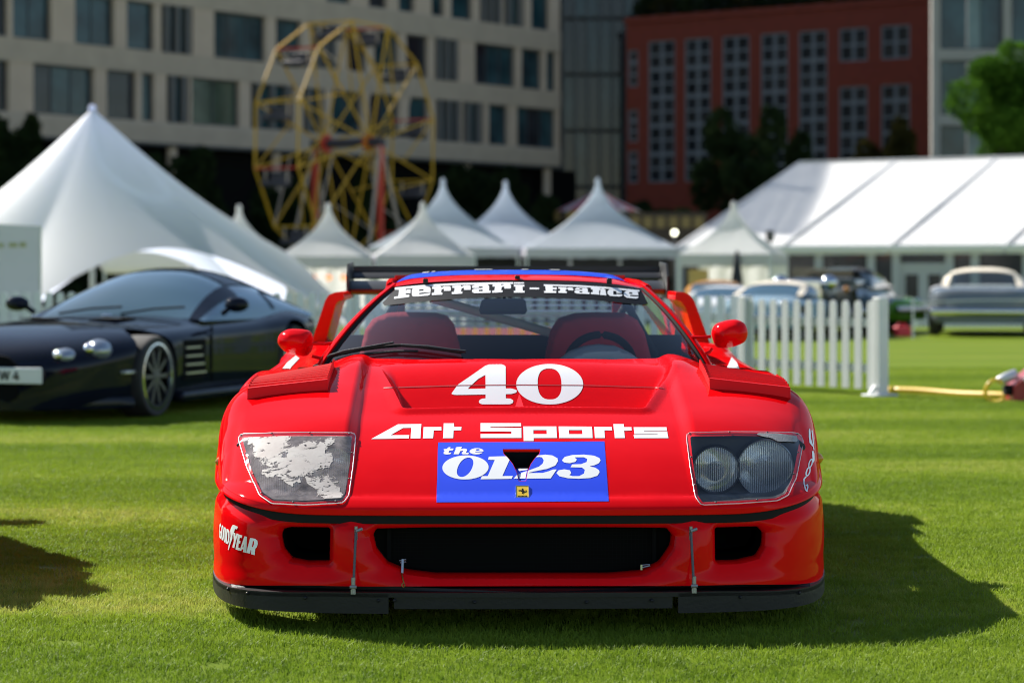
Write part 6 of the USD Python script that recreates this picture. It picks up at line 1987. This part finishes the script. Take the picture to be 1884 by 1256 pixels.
# ---- parked classics
def classic(name, label, cat, loc, rot, L, W, zt_pts, cab, paint, roof, wheels, r, chrome=True, glass_m='car_glass', group='old cars parked on the far lawn', seat=None, zm=None, p=3.2, pill=True, size=None):
    t = thing(name, label, cat, loc, rot, group, size)
    ys_, zz_ = zip(*zt_pts)
    zt = PchipInterpolator(ys_, zz_)
    w = PchipInterpolator([0, .04 * L, .15 * L, .5 * L, .85 * L, .96 * L, L], [W * .55, W * .82, W * .97, W, W * .97, W * .85, W * .6])
    zm = PchipInterpolator([0, L * .5, L], zm or [zz_[0] * .72, max(zz_) * .66, zz_[-1] * .72])
    obj('body', shell(L, w, .22, zm, zt, wheels=[(q, r) for q in wheels], W=W * .7, p=p), paint, t, 45)
    y0, y1, zc, wb, wt, zb_ = cab
    yy, zz = zip(*zc)
    P = cabin(y0, y1, PchipInterpolator(yy, zz), wb, wt, zb_, p=3.0)
    obj('cabin_glass', grid_mesh(P), glass_m, t, 50)
    hs = np.array([P[i][:, 2].max() for i in range(36)])
    on = np.where(hs > zb_ + (hs.max() - zb_) * .80)[0]
    obj('roof', over(P, 5, 20, max(on[0] - 1, 0), on[-1] + 2, .012), roof, t, 50)
    if pill:
        for js in ((3, 7), (18, 22)):
            obj('windscreen_pillar', over(P, js[0], js[1], 0, on[0] + 1, .012), roof, t, 50)
        obj('rear_pillar', over(P, 2, 7, on[-1] - 2, 36, .010), roof, t, 50)
        obj('rear_pillar', over(P, 18, 23, on[-1] - 2, 36, .010), roof, t, 50)
    for sg in (-1, 1):
        for q in wheels:
            g = obj('wheel', turned([(r * .55, -.08), (r * .93, -.09), (r, -.06), (r, .06), (r * .93, .09), (r * .55, .08)], 'x', 28, (sg * (W - .12), q, r)), 'tyre', t, 40)
            obj('hub_cap', turned([(r * .60, sg * .07), (r * .5, sg * .10), (.001, sg * .115)], 'x', 20, (sg * (W - .12), q, r)), 'chrome', g, 40)
        for yy_, nm, m_ in ((.06 * L, 'headlamp', 'headlamp_glass'), (.955 * L, 'tail_lamp', 'amber')):
            m = trimesh.creation.icosphere(2, .095); m.apply_scale((1, .8, 1)); m.apply_translation((sg * W * .68, yy_, float(zt(yy_)) * .86))
            obj(nm, m, m_, t, True)
    if chrome:
        for yy_ in (-.06, L + .06):
            obj('bumper', rbox(-W * .92, yy_ - .05, .36, W * .92, yy_ + .05, .47, .04, 10), 'chrome', t, 40)
    if seat:
        obj('seat_back', rbox(-wb * .8, (y0 + y1) / 2 - .1, zb_ - .1, wb * .8, (y0 + y1) / 2 + .15, zb_ + .26, .06), seat, t, 40)
    return t
glass('thin_glass', (0.75, 0.80, 0.80), extra=0.02)
def at(u, d): return ((u - U0) / FPX * d, d, float(ground_z(d)))
# grey car with cream roof
classic('classic_car', 'grey classic car with a cream roof and chrome bumper at the right edge', 'classic car', at(1806, 38.6), math.radians(-12), 4.6, .92,
        [(0, .62), (.15, .78), (.9, .84), (1.6, .86), (3.2, .86), (4.2, .82), (4.6, .66)], (1.45, 3.35, [(1.45, .84), (1.7, .98), (1.95, 1.10), (2.3, 1.145), (2.8, 1.13), (3.1, 1.04), (3.35, .86)], .72, .60, .84), 'car_grey_blue', 'car_cream', (.85, 3.6), .33, glass_m='thin_glass', p=6.5)
classic('classic_car', 'dark green classic coupe with pale pink seats, left of the grey car', 'classic car', at(1508, 39.2), math.radians(-17), 4.4, .86,
        [(0, .58), (.15, .74), (.9, .82), (1.6, .84), (3.2, .84), (4.1, .74), (4.4, .52)], (1.35, 3.95, [(1.35, .82), (1.65, 1.0), (2.0, 1.11), (2.5, 1.15), (3.0, 1.12), (3.5, 1.0), (3.95, .80)], .70, .56, .80), 'car_green', 'car_green', (.85, 3.4), .33, seat='cabin_pink', glass_m='thin_glass')
classic('classic_car', 'pale blue classic car with a cream roof behind the picket fence', 'classic car', at(1378, 36.5), math.radians(-22), 4.1, .82,
        [(0, .58), (.15, .70), (.9, .80), (1.5, .82), (3.0, .82), (3.8, .78), (4.1, .6)], (1.2, 3.3, [(1.2, .80), (1.5, .92), (1.8, 1.02), (2.3, 1.07), (2.8, 1.03), (3.3, .82)], .70, .58, .80), 'car_sky', 'car_cream', (.8, 3.2), .31, size=.87)
classic('classic_car', 'white classic car partly hidden between the red car and the picket fence', 'classic car', at(1300, 39.5), math.radians(-15), 4.0, .80,
        [(0, .56), (.15, .68), (.9, .78), (1.5, .80), (3.0, .80), (3.7, .76), (4.0, .6)], (1.2, 3.2, [(1.2, .78), (1.5, .90), (1.8, .98), (2.3, 1.02), (2.8, .98), (3.2, .80)], .68, .56, .78), 'car_white', 'car_white', (.8, 3.1), .31, size=.82)
classic('classic_car', 'orange classic car showing only its roof behind the white car', 'classic car', at(1302, 45), math.radians(-10), 4.0, .84,
        [(0, .6), (.15, .74), (.9, .86), (1.5, .88), (3.0, .88), (3.7, .84), (4.0, .64)], (1.2, 3.2, [(1.2, .84), (1.5, .98), (1.8, 1.10), (2.3, 1.14), (2.8, 1.10), (3.2, .86)], .72, .62, .84), 'car_orange', 'car_orange', (.8, 3.1), .33, size=.80)
# vintage open car with its big lamps
vc = thing('vintage_car', 'dark vintage open car with bright round headlamps beyond the picket fence', 'vintage car', at(1482, 38.2), math.radians(-18), 'old cars parked on the far lawn')
obj('bonnet', shell(1.5, PchipInterpolator([0, .1, 1.5], [.24, .30, .40]), .42, PchipInterpolator([0, 1.5], [.62, .66]), PchipInterpolator([0, .1, 1.5], [.86, .92, .98]), n=16, p=3), 'car_olive', vc, 45)
obj('radiator', rbox(-.27, -.06, .42, .27, .02, .96, .04, 8), 'chrome', vc, 40)
obj('body', rbox(-.58, 1.5, .40, .58, 3.5, .98, .12, 10), 'car_olive', vc, 45)
obj('windscreen', bx(-.52, 1.52, 1.0, .52, 1.54, 1.16), 'thin_glass', vc)
for sg in (-1, 1):
    m = trimesh.creation.icosphere(3, .13); m.apply_scale((1, .9, 1)); m.apply_translation((sg * .40, -.05, .90))
    obj('headlamp', m, 'chrome', vc, True)
    a = np.linspace(-.2, np.pi * .85, 14)
    obj('mudguard', grid_mesh(np.array([[(x, .35 - .46 * math.cos(q), .36 + .46 * math.sin(q)) for q in a] for x in (sg * .50, sg * .62, sg * .74)])), 'car_olive', vc, 50)
    for y in (.35, 3.0):
        g = obj('wheel', turned([(.26, -.06), (.33, -.065), (.36, -.04), (.36, .04), (.33, .065), (.26, .06)], 'x', 28, (sg * .62, y, .36)), 'tyre', vc, 40)
        obj('hub_cap', turned([(.27, sg * .01), (.06, sg * .07), (.001, sg * .10)], 'x', 20, (sg * .62, y, .36)), 'steel', g, 40)
    obj('side_lamp', trimesh.creation.icosphere(2, .05).apply_translation((sg * .66, .1, .80)), 'amber', vc, True)
obj('seat_back', rbox(-.5, 2.4, .6, .5, 2.6, 1.12, .08), 'rubber', vc, 40)
obj('folded_hood', rbox(-.55, 3.1, .95, .55, 3.6, 1.13, .07), 'canvas_navy', vc, 40)
# small lime car and red box between the green coupe and the grey car
classic('classic_car', 'bright green small car nose beside the dark green coupe', 'classic car', at(1682, 41.5), math.radians(50), 3.6, .74,
        [(0, .50), (.15, .60), (.8, .66), (1.4, .68), (2.6, .68), (3.3, .62), (3.6, .48)], (1.1, 2.6, [(1.1, .66), (1.35, .74), (1.7, .80), (2.2, .78), (2.6, .68)], .58, .46, .66), 'car_lime', 'rubber', (.7, 2.9), .29, pill=False)
c = at(1660, 38.0)
rbx = thing('red_can', 'red squat fuel can on the grass beside the dark green coupe', 'can', c, .2)
obj('can_body', rbox(-.13, -.10, .02, .13, .10, .19, .03), 'stripe_red', rbx, 40)
obj('can_handle', tube([(-.08, 0, .19), (-.06, 0, .235), (.04, 0, .235), (.06, 0, .19)], .014, 8), 'stripe_red', rbx, True)
obj('can_spout', tube([(.09, 0, .18), (.12, 0, .24)], .018, 8), 'rubber', rbx, True)
rp = thing('rope_post', 'thin grey rope post on the far lawn right of the red can', 'post', at(1680, 37.4), 0)
obj('post_rod', tube([(0, 0, 0), (0, 0, .62)], .016, 8), 'tent_pole', rp)
obj('post_ring', tube([(-.03, 0, .60), (0, 0, .64), (.03, 0, .60), (0, 0, .57), (-.03, 0, .60)], .008, 6), 'tent_pole', rp)
p_ = np.array(at(1680, 37.4))
ro = thing('barrier_rope', 'thin pale rope sagging from the rope post towards the grey car', 'rope', (p_[0], p_[1], .58), 0)
e_ = np.array(at(1900, 36.9)) - p_
obj('rope', tube([(e_[0] * k, e_[1] * k, .02 * math.sin(k * np.pi) + .05 * k) for k in np.linspace(0, 1, 12)], .012, 6), 'tent_pole', ro, True)

# ---- right edge: yellow hose and the front of a red machine
h0, h1 = world_at(1646, 722, 20.6), world_at(1930, 738, 19.3)
ho = thing('yellow_hose', 'flat yellow hose laid across the lawn at the right edge', 'hose', (h0[0], h0[1], 0), 0)
k_ = np.linspace(0, 1, 24)
pts = np.c_[(h1[0] - h0[0]) * k_, (h1[1] - h0[1]) * k_ + .03 * np.sin(k_ * 7), .030 + .004 * np.sin(k_ * 11)]
obj('hose_tube', tube(pts, .030, 12), 'hose_yellow', ho, True)
obj('hose_end', tube([pts[0] - (.05, 0, 0), pts[0]], .034, 12), 'hose_yellow', ho, True)
lo = thing('yellow_strap', 'looped yellow towing strap hanging from the red machine at the right edge', 'strap', world_at(1832, 740, 19.2), 0)
a = np.linspace(.25 * np.pi, 1.75 * np.pi, 26)
obj('strap_loop', tube(np.c_[.085 * np.cos(a), .03 * np.sin(2 * a), .095 + .092 * np.sin(a)], .017, 8), 'hose_yellow', lo, True)
rm = thing('red_machine', 'front of a red and white machine with a grey tip, cut by the right edge', 'machine', world_at(1858, 712, 19.4), math.radians(0))
nose = Polygon([(0, -.13), (.05, -.155), (.14, -.05), (.50, .11), (.95, .25), (.95, .52), (.42, .36), (.16, .13), (.02, .02)])
m = extrude(nose, .34); m.apply_transform(np.array([[1, 0, 0, 0], [0, 0, 1, -.1], [0, 1, 0, 0], [0, 0, 0, 1.0]])); m.fix_normals()
obj('nose_cowl', m, 'machine_red', rm)
obj('white_panel', bar((.10, -.108, .06), (.60, -.108, .34), .05, .02, (0, 1, 0)), 'decal_white', rm)
obj('grey_tip', tube([(-.10, .02, .05), (-.03, .02, .075), (.06, .03, .11)], [.030, .045, .045], 12), 'tent_pole', rm, True)
obj('tip_bracket', rbox(-.05, -.05, -.07, .03, .08, .02, .02), 'rubber', rm, 40)
obj('wheel', turned([(.09, -.06), (.16, -.07), (.18, -.05), (.18, .05), (.16, .07), (.09, .06)], 'y', 28, (1.15, .05, .18 - .166)), 'tyre', rm, 40)
obj('white_bottle', turned([(.001, .52), (.05, .50), (.065, .40), (.065, .26), (.001, .25)], 'z', 16, (.28, .0, .16)), 'decal_white', rm, 40)
